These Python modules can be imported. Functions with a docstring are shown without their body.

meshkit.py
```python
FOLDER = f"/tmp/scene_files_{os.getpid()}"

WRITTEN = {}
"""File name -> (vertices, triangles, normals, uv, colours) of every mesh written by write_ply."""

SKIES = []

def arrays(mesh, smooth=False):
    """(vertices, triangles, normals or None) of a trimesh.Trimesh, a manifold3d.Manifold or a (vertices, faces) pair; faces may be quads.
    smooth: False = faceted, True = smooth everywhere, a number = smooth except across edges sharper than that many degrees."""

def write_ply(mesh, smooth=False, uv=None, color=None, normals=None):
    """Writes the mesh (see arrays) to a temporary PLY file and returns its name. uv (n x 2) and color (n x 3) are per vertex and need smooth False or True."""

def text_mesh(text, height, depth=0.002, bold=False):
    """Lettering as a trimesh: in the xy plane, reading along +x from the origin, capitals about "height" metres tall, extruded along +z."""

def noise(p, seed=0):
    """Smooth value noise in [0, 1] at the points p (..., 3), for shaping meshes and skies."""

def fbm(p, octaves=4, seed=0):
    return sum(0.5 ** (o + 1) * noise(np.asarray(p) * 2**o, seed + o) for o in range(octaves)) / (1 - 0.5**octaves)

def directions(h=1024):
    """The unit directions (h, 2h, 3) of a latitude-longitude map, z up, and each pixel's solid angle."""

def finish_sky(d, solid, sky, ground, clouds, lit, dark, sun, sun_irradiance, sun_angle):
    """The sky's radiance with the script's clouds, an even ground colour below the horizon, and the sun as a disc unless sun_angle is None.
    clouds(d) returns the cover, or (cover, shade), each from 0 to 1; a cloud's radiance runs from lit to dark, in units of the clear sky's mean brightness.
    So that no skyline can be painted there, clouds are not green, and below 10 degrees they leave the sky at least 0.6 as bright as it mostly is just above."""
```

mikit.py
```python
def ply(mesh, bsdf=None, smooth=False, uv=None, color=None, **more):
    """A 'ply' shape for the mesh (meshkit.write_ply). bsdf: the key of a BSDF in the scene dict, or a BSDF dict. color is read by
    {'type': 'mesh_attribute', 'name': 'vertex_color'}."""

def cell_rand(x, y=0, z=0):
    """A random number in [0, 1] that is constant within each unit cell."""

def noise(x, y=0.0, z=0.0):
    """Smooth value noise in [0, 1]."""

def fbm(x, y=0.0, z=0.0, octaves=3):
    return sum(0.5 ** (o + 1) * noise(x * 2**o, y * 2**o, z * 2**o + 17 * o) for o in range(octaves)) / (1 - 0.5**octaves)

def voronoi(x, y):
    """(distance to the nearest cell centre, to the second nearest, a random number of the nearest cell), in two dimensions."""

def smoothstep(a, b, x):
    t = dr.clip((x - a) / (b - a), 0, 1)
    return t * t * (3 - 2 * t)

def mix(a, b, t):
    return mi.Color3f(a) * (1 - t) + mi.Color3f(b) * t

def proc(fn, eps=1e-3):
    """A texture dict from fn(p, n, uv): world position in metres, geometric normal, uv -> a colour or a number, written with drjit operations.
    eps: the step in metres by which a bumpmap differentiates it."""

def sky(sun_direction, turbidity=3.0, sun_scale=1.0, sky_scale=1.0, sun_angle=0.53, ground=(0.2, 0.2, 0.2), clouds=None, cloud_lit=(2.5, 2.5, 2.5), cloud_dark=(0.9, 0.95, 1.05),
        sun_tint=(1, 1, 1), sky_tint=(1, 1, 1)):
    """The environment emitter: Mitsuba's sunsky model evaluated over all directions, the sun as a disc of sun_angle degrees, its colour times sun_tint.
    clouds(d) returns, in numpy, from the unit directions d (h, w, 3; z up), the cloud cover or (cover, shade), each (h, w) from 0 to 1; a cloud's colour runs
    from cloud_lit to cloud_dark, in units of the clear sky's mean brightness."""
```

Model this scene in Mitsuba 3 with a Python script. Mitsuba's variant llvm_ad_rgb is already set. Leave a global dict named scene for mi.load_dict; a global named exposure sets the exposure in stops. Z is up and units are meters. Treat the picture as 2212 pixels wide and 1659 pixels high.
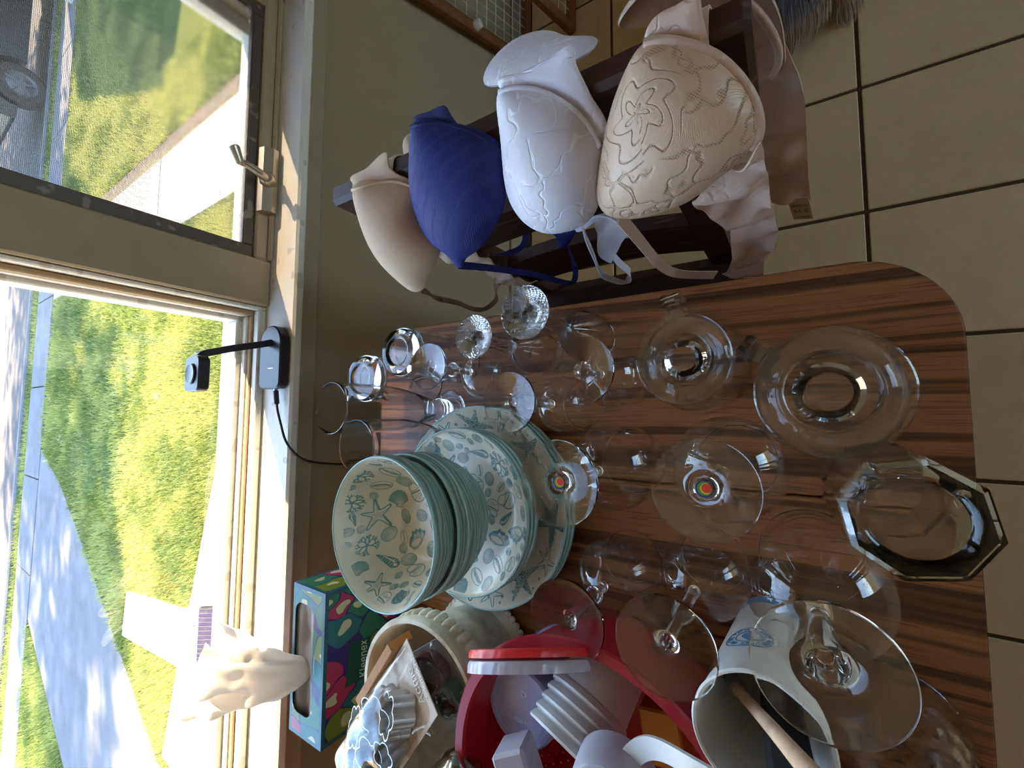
import math, random
import numpy as np, trimesh, shapely
import drjit as dr, mitsuba as mi
import mikit, meshkit
from mikit import proc, noise, fbm, voronoi, cell_rand, smoothstep, mix
from shapely import affinity
from shapely.geometry import Polygon, LineString, Point, MultiPolygon
from shapely.ops import unary_union
from manifold3d import Manifold
from trimesh.creation import box as tbox

random.seed(7)
RNG = np.random.default_rng(7)
scene, labels = {}, {}
T4 = mi.ScalarTransform4f

# ---------------------------------------------------------------- camera, sky, sun, exposure
CAM = np.array([0.0, 0.0, 1.26])
RIGHT = np.array([0.00333618, -0.83753996, -0.54636589])
DOWN = np.array([-0.99750502, 0.03574108, -0.06087942])
FWD = np.array([0.07051665, 0.54520583, -0.83533108])
scene['camera'] = {'type': 'perspective', 'fov': math.degrees(2 * math.atan(1106 / 919.9)), 'fov_axis': 'x', 'near_clip': 0.02, 'far_clip': 500.0,
                   'to_world': T4().look_at(origin=CAM.tolist(), target=(CAM + FWD).tolist(), up=(-DOWN).tolist())}
SUN = np.array([0.883, 0.469, 0.870]); SUN /= np.linalg.norm(SUN)
scene['sky'] = mikit.sky(SUN.tolist(), turbidity=2.6, sun_scale=18.0, sky_scale=34.0, ground=(0.12, 0.12, 0.09), sun_tint=(1.0, 0.95, 0.86), sky_tint=(1.12, 1.0, 0.90))
exposure = 0.62


# ---------------------------------------------------------------- helpers
def C(r, g, b):
    """sRGB 0-255 to linear."""
    f = lambda c: c / 12.92 if c <= 0.04045 else ((c + 0.055) / 1.055) ** 2.4
    return [f(r / 255), f(g / 255), f(b / 255)]


def rgb(c):
    return {'type': 'rgb', 'value': list(map(float, c))}


def mat(name, bsdf, two=True):
    key = 'mat_' + name
    scene[key] = {'type': 'twosided', 'b': bsdf} if two else bsdf
    return key


def pr(color, rough=0.5, spec=0.5, metallic=0.0, **k):
    col = color if isinstance(color, dict) else rgb(color)
    d = {'type': 'principled', 'base_color': col, 'roughness': rough, 'specular': spec, **k}
    if metallic:
        d['metallic'] = metallic
    return d


def bump(bsdf, fn, scale=1.0, eps=1e-3):
    return {'type': 'bumpmap', 'arbitrary': proc(fn, eps), 'scale': scale, 'b': bsdf}


_used = {}


def numbered(base):
    n = _used.get(base, -1) + 1
    _used[base] = n
    return base if n == 0 else f'{base}_{n:03d}'


def thing(name, label, cat, group=None):
    key = numbered(name)
    labels[key] = {'label': label, 'category': cat}
    if group:
        labels[key]['group'] = group
    return key


def put(key, mesh, bsdf, smooth=False, label=None, kind=None, xf=None, **k):
    """one entry of scene; key is made free with a number when it is taken"""
    if '__' in key:
        key = numbered(key)
    if isinstance(mesh, dict):
        d = dict(mesh)
        d['bsdf'] = {'type': 'ref', 'id': bsdf}
    else:
        d = mikit.ply(mesh, bsdf, smooth, **k)
    if xf is not None:
        d['to_world'] = T4(np.asarray(xf, float))
    scene[key] = d
    if label or kind:
        labels.setdefault(key, {})
        if label:
            labels[key]['label'] = label
        if kind:
            labels[key]['kind'] = kind
    return key


def struct(name, label=None):
    labels.setdefault(name, {})['kind'] = 'structure'
    if label:
        labels[name]['label'] = label
    return name


def cat(ms):
    return trimesh.util.concatenate([m for m in ms if m is not None])


def rbox(x0, x1, y0, y1, z0, z1, r=0.0015):
    """box with chamfered edges"""
    r = min(r, (x1 - x0) / 2.2, (y1 - y0) / 2.2, (z1 - z0) / 2.2)
    v = []
    for sx, X in ((-1, x0), (1, x1)):
        for sy, Y in ((-1, y0), (1, y1)):
            for sz, Z in ((-1, z0), (1, z1)):
                v += [(X, Y - sy * r, Z - sz * r), (X - sx * r, Y, Z - sz * r), (X - sx * r, Y - sy * r, Z)]
    return trimesh.convex.convex_hull(np.array(v))


def bx(x0, x1, y0, y1, z0, z1):
    m = tbox((x1 - x0, y1 - y0, z1 - z0))
    m.apply_translation(((x0 + x1) / 2, (y0 + y1) / 2, (z0 + z1) / 2))
    return m


def lathe(prof, n=72, mod=None, closed=True):
    """revolve (r, z) points about z. closed solid unless the profile is an open sheet. mod(th, r, z, i) -> (r, z)"""
    prof = np.asarray(prof, float)
    th = np.arange(n) * 2 * math.pi / n
    V, idx = [], []
    for i, (r, z) in enumerate(prof):
        if r < 1e-7 and (i == 0 or i == len(prof) - 1):
            idx.append([len(V)] * n)
            V.append((0, 0, z))
        else:
            rr, zz = (np.full(n, r), np.full(n, z)) if mod is None else mod(th, r, z, i)
            idx.append(list(range(len(V), len(V) + n)))
            V += list(zip(rr * np.cos(th), rr * np.sin(th), zz))
    F = []
    for a, b in zip(idx[:-1], idx[1:]):
        for k in range(n):
            k2 = (k + 1) % n
            if a[k] != a[k2]:
                F.append((a[k], a[k2], b[k]))
            if b[k] != b[k2]:
                F.append((a[k2], b[k2], b[k]))
    m = trimesh.Trimesh(np.array(V), np.array(F), process=False)
    if closed and m.volume < 0:
        m.invert()
    return m


def smooth_path(pts, n, closed=False):
    from scipy.interpolate import splprep, splev
    p = np.asarray(pts, float)
    if closed:
        p = np.vstack([p, p[:1]])
    k = min(3, len(p) - 1)
    tck, _ = splprep(p.T, s=0, k=k, per=closed)
    u = np.linspace(0, 1, n, endpoint=not closed)
    return np.array(splev(u, tck)).T


def tube(pts, r, sides=10, caps=True, closed=False):
    p = np.asarray(pts, float)
    n = len(p)
    t = np.roll(p, -1, 0) - np.roll(p, 1, 0) if closed else np.gradient(p, axis=0)
    t /= np.linalg.norm(t, axis=1, keepdims=True) + 1e-12
    a0 = np.cross(t[0], [0, 0, 1.0])
    if np.linalg.norm(a0) < 0.1:
        a0 = np.cross(t[0], [1.0, 0, 0])
    A = []
    a = a0
    for i in range(n):
        a = a - t[i] * np.dot(a, t[i])
        a = a / (np.linalg.norm(a) + 1e-12)
        A.append(a)
    A = np.array(A)
    B = np.cross(t, A)
    ang = np.arange(sides) * 2 * math.pi / sides
    rr = np.broadcast_to(r, (n,))
    V = p[:, None] + rr[:, None, None] * (np.cos(ang)[None, :, None] * A[:, None] + np.sin(ang)[None, :, None] * B[:, None])
    V = V.reshape(-1, 3)
    F = []
    for i in range(n if closed else n - 1):
        i2 = (i + 1) % n
        for k in range(sides):
            k2 = (k + 1) % sides
            F += [(i * sides + k, i * sides + k2, i2 * sides + k2), (i * sides + k, i2 * sides + k2, i2 * sides + k)]
    if caps and not closed:
        c0, c1 = len(V), len(V) + 1
        V = np.vstack([V, p[:1], p[-1:]])
        for k in range(sides):
            k2 = (k + 1) % sides
            F += [(c0, k2, k), (c1, (n - 1) * sides + k, (n - 1) * sides + k2)]
    m = trimesh.Trimesh(V, np.array(F), process=False)
    if m.volume < 0:
        m.invert()
    return m


def sheet(P, t):
    """thick sheet from a grid of points (m, n, 3)"""
    P = np.asarray(P, float)
    du, dv = np.gradient(P, axis=0), np.gradient(P, axis=1)
    N = np.cross(du, dv)
    N /= np.linalg.norm(N, axis=2, keepdims=True) + 1e-12
    m, n = P.shape[:2]
    V = np.vstack([(P + N * t / 2).reshape(-1, 3), (P - N * t / 2).reshape(-1, 3)])
    o = m * n
    F = []
    for i in range(m - 1):
        for j in range(n - 1):
            a, b, c, d = i * n + j, (i + 1) * n + j, (i + 1) * n + j + 1, i * n + j + 1
            F += [(a, b, c), (a, c, d), (o + a, o + c, o + b), (o + a, o + d, o + c)]
    ring = [i * n for i in range(m)] + [(m - 1) * n + j for j in range(1, n)] + [i * n + n - 1 for i in range(m - 2, -1, -1)] + [j for j in range(n - 2, 0, -1)]
    for a, b in zip(ring, ring[1:] + ring[:1]):
        F += [(a, o + a, o + b), (a, o + b, b)]
    return trimesh.Trimesh(V, np.array(F), process=False)


def loft(A, B, n=14, t=0.0016, bulge=None, m=40, wrinkle=0.0, seed=0, freq=40.0):
    """thick cloth between two polylines; bulge(u, v) -> 3-vector array"""
    a, b = smooth_path(A, m), smooth_path(B, m)
    v = np.linspace(0, 1, n)
    P = a[:, None] * (1 - v)[None, :, None] + b[:, None] * v[None, :, None]
    if bulge is not None:
        U, VV = np.meshgrid(np.linspace(0, 1, m), v, indexing='ij')
        P = P + bulge(U, VV)
    if wrinkle:
        N = np.cross(np.gradient(P, axis=0), np.gradient(P, axis=1))
        N /= np.linalg.norm(N, axis=2, keepdims=True) + 1e-12
        w = meshkit.noise(P * np.array([freq, freq, freq]), seed) - 0.5
        P = P + N * (w * wrinkle)[..., None]
    return sheet(P, t)


def ribbon(pts, w, t=0.0012, side=(0, 0, 1), n=60):
    p = smooth_path(pts, n)
    tt = np.gradient(p, axis=0)
    tt /= np.linalg.norm(tt, axis=1, keepdims=True)
    s = np.asarray(side, float)
    s = np.broadcast_to(s, p.shape) if s.ndim == 1 else smooth_path(s, n)
    s = s - tt * (s * tt).sum(1, keepdims=True)
    s = s / np.linalg.norm(s, axis=1, keepdims=True)
    v = np.linspace(-0.5, 0.5, 4)
    return sheet(p[:, None] + s[:, None] * (v * w)[None, :, None], t)


def move(m, *xyz):
    m = m.copy()
    m.apply_translation(xyz)
    return m


def rot(m, axis, deg, about=(0, 0, 0)):
    m = m.copy()
    m.apply_transform(trimesh.transformations.rotation_matrix(math.radians(deg), axis, about))
    return m


def xform(o, ex, ey, ez):
    M = np.eye(4)
    M[:3, 0], M[:3, 1], M[:3, 2], M[:3, 3] = ex, ey, ez, o
    return M


def prism(poly, h, bevel=0):
    ms = [trimesh.creation.extrude_polygon(g, h, engine='earcut') for g in getattr(poly, 'geoms', [poly]) if g.area > 1e-10]
    return cat(ms)


def flat(poly, maxe=None):
    """triangulated flat polygon(s): (n,2) vertices and faces"""
    V, F, o = [], [], 0
    for g in getattr(poly, 'geoms', [poly]):
        if g.is_empty or g.area < 1e-9:
            continue
        v, f = trimesh.creation.triangulate_polygon(g, engine='earcut')
        V.append(v); F.append(f + o); o += len(v)
    v, f = np.vstack(V), np.vstack(F)
    if maxe:
        v3 = np.c_[v, np.zeros(len(v))]
        v3, f = trimesh.remesh.subdivide_to_size(v3, f, maxe, max_iter=12)
        v = v3[:, :2]
    return v, f
# ---------------------------------------------------------------- materials of the setting
def P_wood(p, n, uv):
    # oak table top: grain along y, dark open-pored streaks
    x, y, z = p.x, p.y, p.z
    wx = x + 0.030 * (noise(x * 5.0, y * 2.2, 3.0) - 0.5) + 0.006 * (noise(x * 25, y * 8, 1.0) - 0.5)
    g = fbm(wx * 55, y * 2.0, 5.0, octaves=3)
    rings = 0.5 * noise(wx * 95, y * 1.1, 9.0) + 0.5 * noise(wx * 210, y * 1.6, 4.0)
    fine = noise(wx * 420, y * 9, 2.0)
    pore = smoothstep(0.60, 0.85, noise(wx * 900, y * 26, 4.0))
    dark = smoothstep(0.47, 0.60, 0.65 * rings + 0.35 * g)
    c = mix(C(150, 98, 55), C(114, 72, 42), noise(wx * 14, y * 1.2, 7.0))
    c = mix(c, C(46, 27, 19), dark * (0.60 + 0.40 * fine))
    c = mix(c, C(70, 38, 22), 0.55 * pore)
    return c


def B_wood(p, n, uv):
    wx = p.x + 0.030 * (noise(p.x * 5.0, p.y * 2.2, 3.0) - 0.5) + 0.006 * (noise(p.x * 25, p.y * 8, 1.0) - 0.5)
    return noise(wx * 900, p.y * 26, 4.0) + 0.7 * noise(wx * 95, p.y * 1.1, 9.0)


M_TABLE = mat('table_wood', bump(pr(proc(P_wood), 0.40, 0.35), B_wood, 0.00018, 4e-4))
M_TABLE_EDGE = mat('table_edge', pr(C(92, 54, 33), 0.45))


def P_tile(p, n, uv):
    k = fbm(p.x * 9, p.y * 9, 2.0, octaves=4)
    s = fbm(p.x * 60, p.y * 60, 5.0, octaves=3)
    t = cell_rand(dr.floor((p.x + 0.133) / 0.304), dr.floor((p.y + 0.166) / 0.304))
    c = mix(C(206, 182, 138), C(194, 170, 127), k)
    c = mix(c, C(216, 196, 156), 0.14 * smoothstep(0.45, 0.7, s))
    return c * (0.94 + 0.10 * t)


M_TILE = mat('floor_tile', bump(pr(proc(P_tile), 0.42, 0.4), lambda p, n, uv: fbm(p.x * 45, p.y * 45, 1.0, octaves=3), 0.0008, 2e-3))
M_GROUT = mat('grout', pr(C(76, 62, 48), 0.9, 0.1))
M_WALL = mat('wall_paint', bump(pr(proc(lambda p, n, uv: mix(C(154, 137, 108), C(145, 128, 100), fbm(p.x * 3 + p.y, p.z * 3, 1.0))), 0.7, 0.2),
                               lambda p, n, uv: fbm(p.x * 140, p.y * 140, p.z * 140, octaves=2), 0.0005, 1e-3))
M_CEIL = mat('ceiling_paint', pr(C(214, 210, 200), 0.9, 0.1))


def P_trim(p, n, uv):
    # old white gloss paint, worn to grey streaks along the board
    a = fbm(p.x * 9, p.y * 70, p.z * 40, octaves=3)
    w = smoothstep(0.62, 0.74, a) * smoothstep(0.35, 0.6, noise(p.x * 3.0, 2.0, 1.0))
    d = smoothstep(0.74, 0.80, noise(p.x * 60, p.y * 60, p.z * 60))
    c = mix(C(226, 223, 212), C(214, 209, 196), fbm(p.x * 5, p.y * 20, p.z * 20))
    c = mix(c, C(160, 150, 136), 0.55 * w)
    return mix(c, C(120, 108, 92), 0.35 * d)


M_TRIM = mat('trim_paint', bump(pr(proc(P_trim), 0.38, 0.45), lambda p, n, uv: fbm(p.x * 30, p.y * 120, p.z * 120, octaves=2), 0.0006, 6e-4))
M_TRIM2 = mat('trim_paint_cream', pr(proc(lambda p, n, uv: mix(C(160, 145, 116), C(147, 132, 105), fbm(p.x * 30, p.y * 30, p.z * 12))), 0.45, 0.4))
M_TRACK = mat('bare_wood_strip', pr(proc(lambda p, n, uv: mix(C(168, 146, 112), C(132, 108, 78), fbm(p.x * 40, p.y * 90, 2.0))), 0.7, 0.2))
M_BRONZE = mat('bronze_frame', pr(proc(lambda p, n, uv: mix(C(74, 64, 54), C(120, 110, 98), smoothstep(0.62, 0.75, fbm(p.x * 60, p.y * 60, p.z * 60)))), 0.42, 0.5))
M_STEEL = mat('brushed_nickel', {'type': 'principled', 'base_color': rgb(C(188, 180, 164)), 'metallic': 0.9, 'roughness': 0.33, 'specular': 0.5})
M_DARKKNOB = mat('brown_knob', pr(C(74, 52, 44), 0.5))
M_PANE = mat('window_glass', {'type': 'thindielectric', 'int_ior': 1.5}, two=False)
M_WIRE = mat('screen_wire', pr(C(70, 68, 64), 0.5, 0.4))

# ---------------------------------------------------------------- room shell
TX0, TY0, TP = 0.171, 0.138, 0.304          # grout line crossings, pitch
struct('floor')
put('floor', bx(-2.2, 3.0, -3.0, 0.80, -0.06, -0.004), M_GROUT)
tile_mesh = rbox(-TP / 2 + 0.004, TP / 2 - 0.004, -TP / 2 + 0.004, TP / 2 - 0.004, -0.012, 0.0, 0.0018)
tile_ply = mikit.ply(tile_mesh, M_TILE)
far = []
for i in range(-8, 10):
    for j in range(-11, 3):
        cx, cy = TX0 + (i + 0.5) * TP, TY0 + (j + 0.5) * TP
        if cy + TP / 2 > 0.80:
            continue
        near = -2 <= i <= 5 and -4 <= j <= 2
        if near:
            put('floor__tile', tile_ply, M_TILE, xf=xform((cx, cy, 0), (1, 0, 0), (0, 1, 0), (0, 0, 1)))
        else:
            far.append(move(tile_mesh, cx, cy, 0))
put('floor__outer_tiles', cat(far), M_TILE, kind='stuff')

WX0, WX1, ZS, ZH = -1.45, 0.825, 0.843, 2.05  # window opening
for nm in ('wall_front', 'wall_back', 'wall_left', 'wall_right', 'ceiling', 'baseboard_front'):
    struct(nm)
put('wall_front', cat([bx(-2.2, 3.0, 0.78, 0.93, -0.3, ZS - 0.02), bx(-2.2, 3.0, 0.78, 0.93, ZH, 2.45), bx(-2.2, WX0, 0.78, 0.93, ZS - 0.02, ZH), bx(WX1, 3.0, 0.78, 0.93, ZS - 0.02, ZH)]), M_WALL)
put('wall_right', bx(3.0, 3.1, -3.0, 0.93, -0.1, 2.45), M_WALL)
put('wall_left', bx(-2.3, -2.2, -3.0, 0.93, -0.1, 2.45), M_WALL)
# unseen glazed opening added behind the photographer to let in fill light
DX0, DX1, DZ = 0.30, 1.75, 2.05
put('wall_back', cat([bx(-2.2, DX0, -3.1, -3.0, -0.1, 2.45), bx(DX1, 3.0, -3.1, -3.0, -0.1, 2.45), bx(DX0, DX1, -3.1, -3.0, DZ, 2.45)]), M_WALL)
struct('door_1')
put('door_1', cat([bx(DX0, DX0 + 0.05, -3.08, -3.02, 0, DZ), bx(DX1 - 0.05, DX1, -3.08, -3.02, 0, DZ), bx(DX0, DX1, -3.08, -3.02, DZ - 0.05, DZ)]), M_TRIM2)
put('door_1__pane', trimesh.Trimesh([(DX0, -3.05, 0), (DX1, -3.05, 0), (DX1, -3.05, DZ), (DX0, -3.05, DZ)], [(0, 1, 2), (0, 2, 3)]), M_PANE)
put('ceiling', bx(-2.2, 3.0, -3.0, 0.93, 2.45, 2.55), M_CEIL)
put('baseboard_front', rbox(-2.2, 3.0, 0.766, 0.78, 0.0, 0.085, 0.004), M_TRIM2)

# sill board, its apron, the frames
struct('trim_1', 'worn white window sill board')
put('trim_1', rbox(-1.6, 1.15, 0.74, 0.86, ZS - 0.018, ZS, 0.004), M_TRIM, smooth=30)
struct('trim_2')
put('trim_2', rbox(-1.6, 1.15, 0.764, 0.782, ZS - 0.061, ZS - 0.018, 0.003), M_TRIM2)
struct('trim_3')
put('trim_3', rbox(-1.62, 1.18, 0.765, 0.78, ZH, ZH + 0.07, 0.003), M_TRIM)
struct('trim_4')
put('trim_4', rbox(WX1, WX1 + 0.07, 0.765, 0.78, ZS, ZH, 0.003), M_TRIM)
struct('trim_5')
put('trim_5', rbox(WX0 - 0.07, WX0, 0.765, 0.78, ZS, ZH, 0.003), M_TRIM)
PX0, PX1 = 0.203, 0.290                     # post between the two windows
struct('trim_6', 'cream painted post between the two windows')
put('trim_6', rbox(PX0, PX1, 0.825, 0.935, ZS, ZH, 0.003), M_TRIM2, smooth=30)


def ring(x0, x1, z0, z1, y0, y1, w, wb=None, r=0.002):
    """picture-frame ring in the x-z plane, members of width w"""
    wb = w if wb is None else wb
    return [rbox(x0, x0 + w, y0, y1, z0, z1, r), rbox(x1 - w, x1, y0, y1, z0, z1, r), rbox(x0 + w, x1 - w, y0, y1, z0, z0 + wb, r), rbox(x0 + w, x1 - w, y0, y1, z1 - w, z1, r)]


# window_1: casement with an insect screen and a crank
struct('window_1')
put('window_1', cat([rbox(PX1, WX1, 0.825, 0.862, ZS, 0.874, 0.003), rbox(WX1 - 0.035, WX1, 0.825, 0.93, 0.874, ZH, 0.003), rbox(PX1, WX1 - 0.035, 0.825, 0.93, ZH - 0.035, ZH, 0.003)]), M_TRIM2)
put('window_1__stop_moulding', rbox(PX1, WX1, 0.817, 0.826, ZS, 0.853, 0.0035), M_TRIM2, smooth=40)
SX0, SX1, SZ0, SZ1 = PX1, WX1 - 0.035, 0.874, ZH - 0.035
put('window_1__screen_frame', cat(ring(SX0, SX1, SZ0, SZ1, 0.832, 0.846, 0.023, 0.019)), M_BRONZE)
g = 0.0017
wires = []
xs = np.arange(SX0 + 0.02, SX1 - 0.02, g)
zs = np.arange(SZ0 + 0.015, SZ1 - 0.02, g)
w = 0.00016
for x in xs:
    wires.append(((x - w, 0.8395, SZ0 + 0.01), (x + w, 0.8399, SZ1 - 0.01)))
for z in zs:
    wires.append(((SX0 + 0.01, 0.8401, z - w), (SX1 - 0.01, 0.8405, z + w)))
wl = np.array([a for a, b in wires]); wh = np.array([b for a, b in wires])
cube = tbox((1, 1, 1))
V = (wl + wh)[:, None] / 2 + (wh - wl)[:, None] * cube.vertices[None]
F = cube.faces[None] + 8 * np.arange(len(wires))[:, None, None]
put('window_1__insect_screen', trimesh.Trimesh(V.reshape(-1, 3), F.reshape(-1, 3), process=False), M_WIRE, kind='stuff')
put('window_1__sash', cat(ring(SX0 + 0.003, SX1, 0.848, SZ1 + 0.01, 0.888, 0.92, 0.03, 0.026)), M_TRIM)
put('window_1__pane', trimesh.Trimesh([(SX0 + 0.02, 0.905, 0.88), (SX1 - 0.02, 0.905, 0.88), (SX1 - 0.02, 0.905, SZ1), (SX0 + 0.02, 0.905, SZ1)], [(0, 1, 2), (0, 2, 3)]), M_PANE)
# crank operator on the bottom rail
CX = 0.440
put('window_1__crank_base', trimesh.convex.convex_hull(np.array([(CX + a, y, z) for a in (-0.062, 0.062) for y, z in ((0.826, 0.848), (0.826, 0.876), (0.812, 0.872), (0.804, 0.858), (0.806, 0.848))])), M_STEEL)
hub = lathe([(0, 0), (0.015, 0), (0.014, 0.010), (0.010, 0.016), (0, 0.017)], 32)
A = xform((CX - 0.002, 0.812, 0.862), (1, 0, 0), (0, 0.64, 0.77), (0, -0.77, 0.64))
hub.apply_transform(A)
put('window_1__crank_hub', hub, M_STEEL, smooth=40)
arm = smooth_path([(CX - 0.002, 0.806, 0.869), (CX - 0.001, 0.798, 0.886), (CX + 0.002, 0.796, 0.904), (CX - 0.001, 0.793, 0.922)], 24)
put('window_1__crank_arm', tube(arm, np.linspace(0.0085, 0.005, 24), 14), M_STEEL, smooth=50)
kn = lathe([(0, 0), (0.0065, 0), (0.0072, 0.004), (0.0085, 0.018), (0.0092, 0.026), (0.0075, 0.028), (0, 0.0285)], 28)
kn.apply_transform(xform((CX - 0.002, 0.793, 0.920), (-0.42, 0, 0.908), (0, 1, 0), (0.908, 0, 0.42)))
put('window_1__crank_knob', kn, M_STEEL, smooth=40)

# window_2: fixed light with stepped stops
struct('window_2')
put('window_2', cat(ring(WX0, PX0, ZS, ZH, 0.835, 0.93, 0.0075, 0.014)), M_TRIM)
put('window_2__stop_moulding', cat(ring(WX0 + 0.0075, PX0 - 0.0075, ZS + 0.014, ZH - 0.0075, 0.852, 0.885, 0.009, 0.004)), M_TRACK)
put('window_2__stop_moulding', cat(ring(WX0 + 0.0075, PX0 - 0.0075, ZS + 0.014, ZH - 0.0075, 0.864, 0.92, 0.010, 0.008)), M_TRIM)
put('window_2__stop_moulding', cat(ring(WX0 + 0.0075, PX0 - 0.0075, ZS + 0.014, ZH - 0.0075, 0.880, 0.92, 0.018, 0.018)), M_TRIM)
put('window_2__pane', trimesh.Trimesh([(WX0 + 0.01, 0.90, ZS + 0.02), (PX0 - 0.01, 0.90, ZS + 0.02), (PX0 - 0.01, 0.90, ZH - 0.01), (WX0 + 0.01, 0.90, ZH - 0.01)], [(0, 1, 2), (0, 2, 3)]), M_PANE)
struct('trim_7', 'sunlit white sill outside the window')
sl = rbox(-1.7, PX0 + 0.03, 0.925, 0.972, 0.82, 0.862, 0.004)
put('trim_7', sl, M_TRIM)
# ---------------------------------------------------------------- outside: ground, street, car, trees, neighbour's house
GZ = -0.30
DRIVE = Polygon([(-0.55, 9.4), (-0.95, 8.2), (-1.55, 7.0), (-2.9, 4.45), (-4.6, 1.2), (-6.2, 1.2), (-5.2, 4.6), (-4.1, 7.0), (-3.0, 9.4)])
WALK = Polygon([(1.78, 1.15), (2.62, 1.15), (2.55, 9.4), (1.72, 9.4)])
SLABP = Polygon([(-2.02, 4.0), (-1.55, 3.95), (-1.72, 5.45), (-2.15, 5.5)])
PAVE = Polygon([(-3.3, 1.0), (1.77, 1.0), (1.77, 3.07), (0.8, 3.36), (-2.2, 4.26), (-2.8, 4.42)])


def P_lawn(p, n, uv):
    k = fbm(p.x * 3.0, p.y * 3.0, 1.0, octaves=3)
    c = mix(C(92, 98, 50), C(72, 82, 40), k)
    return mix(c, C(120, 106, 64), smoothstep(0.60, 0.75, fbm(p.x * 1.3 + 5, p.y * 1.3, 4.0, octaves=3)))


M_LAWN = mat('lawn_soil', pr(proc(P_lawn), 0.95, 0.05))


def P_blade(p, n, uv):
    k = fbm(p.x * 2.2, p.y * 2.2, 3.0, octaves=3)
    r = cell_rand(dr.floor(p.x * 90), dr.floor(p.y * 90))
    c = mix(C(168, 172, 98), C(112, 128, 66), smoothstep(0.35, 0.65, k))
    return mix(c, C(200, 196, 136), 0.7 * smoothstep(0.7, 1.0, r))


M_BLADE = mat('grass_blade', {'type': 'principledthin', 'base_color': proc(P_blade), 'roughness': 0.55, 'diff_trans': 0.7, 'spec_trans': 0.0}, two=False)


def P_conc(p, n, uv):
    return mix(C(186, 182, 172), C(166, 160, 150), fbm(p.x * 7, p.y * 7, 1.0, octaves=4))


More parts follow.
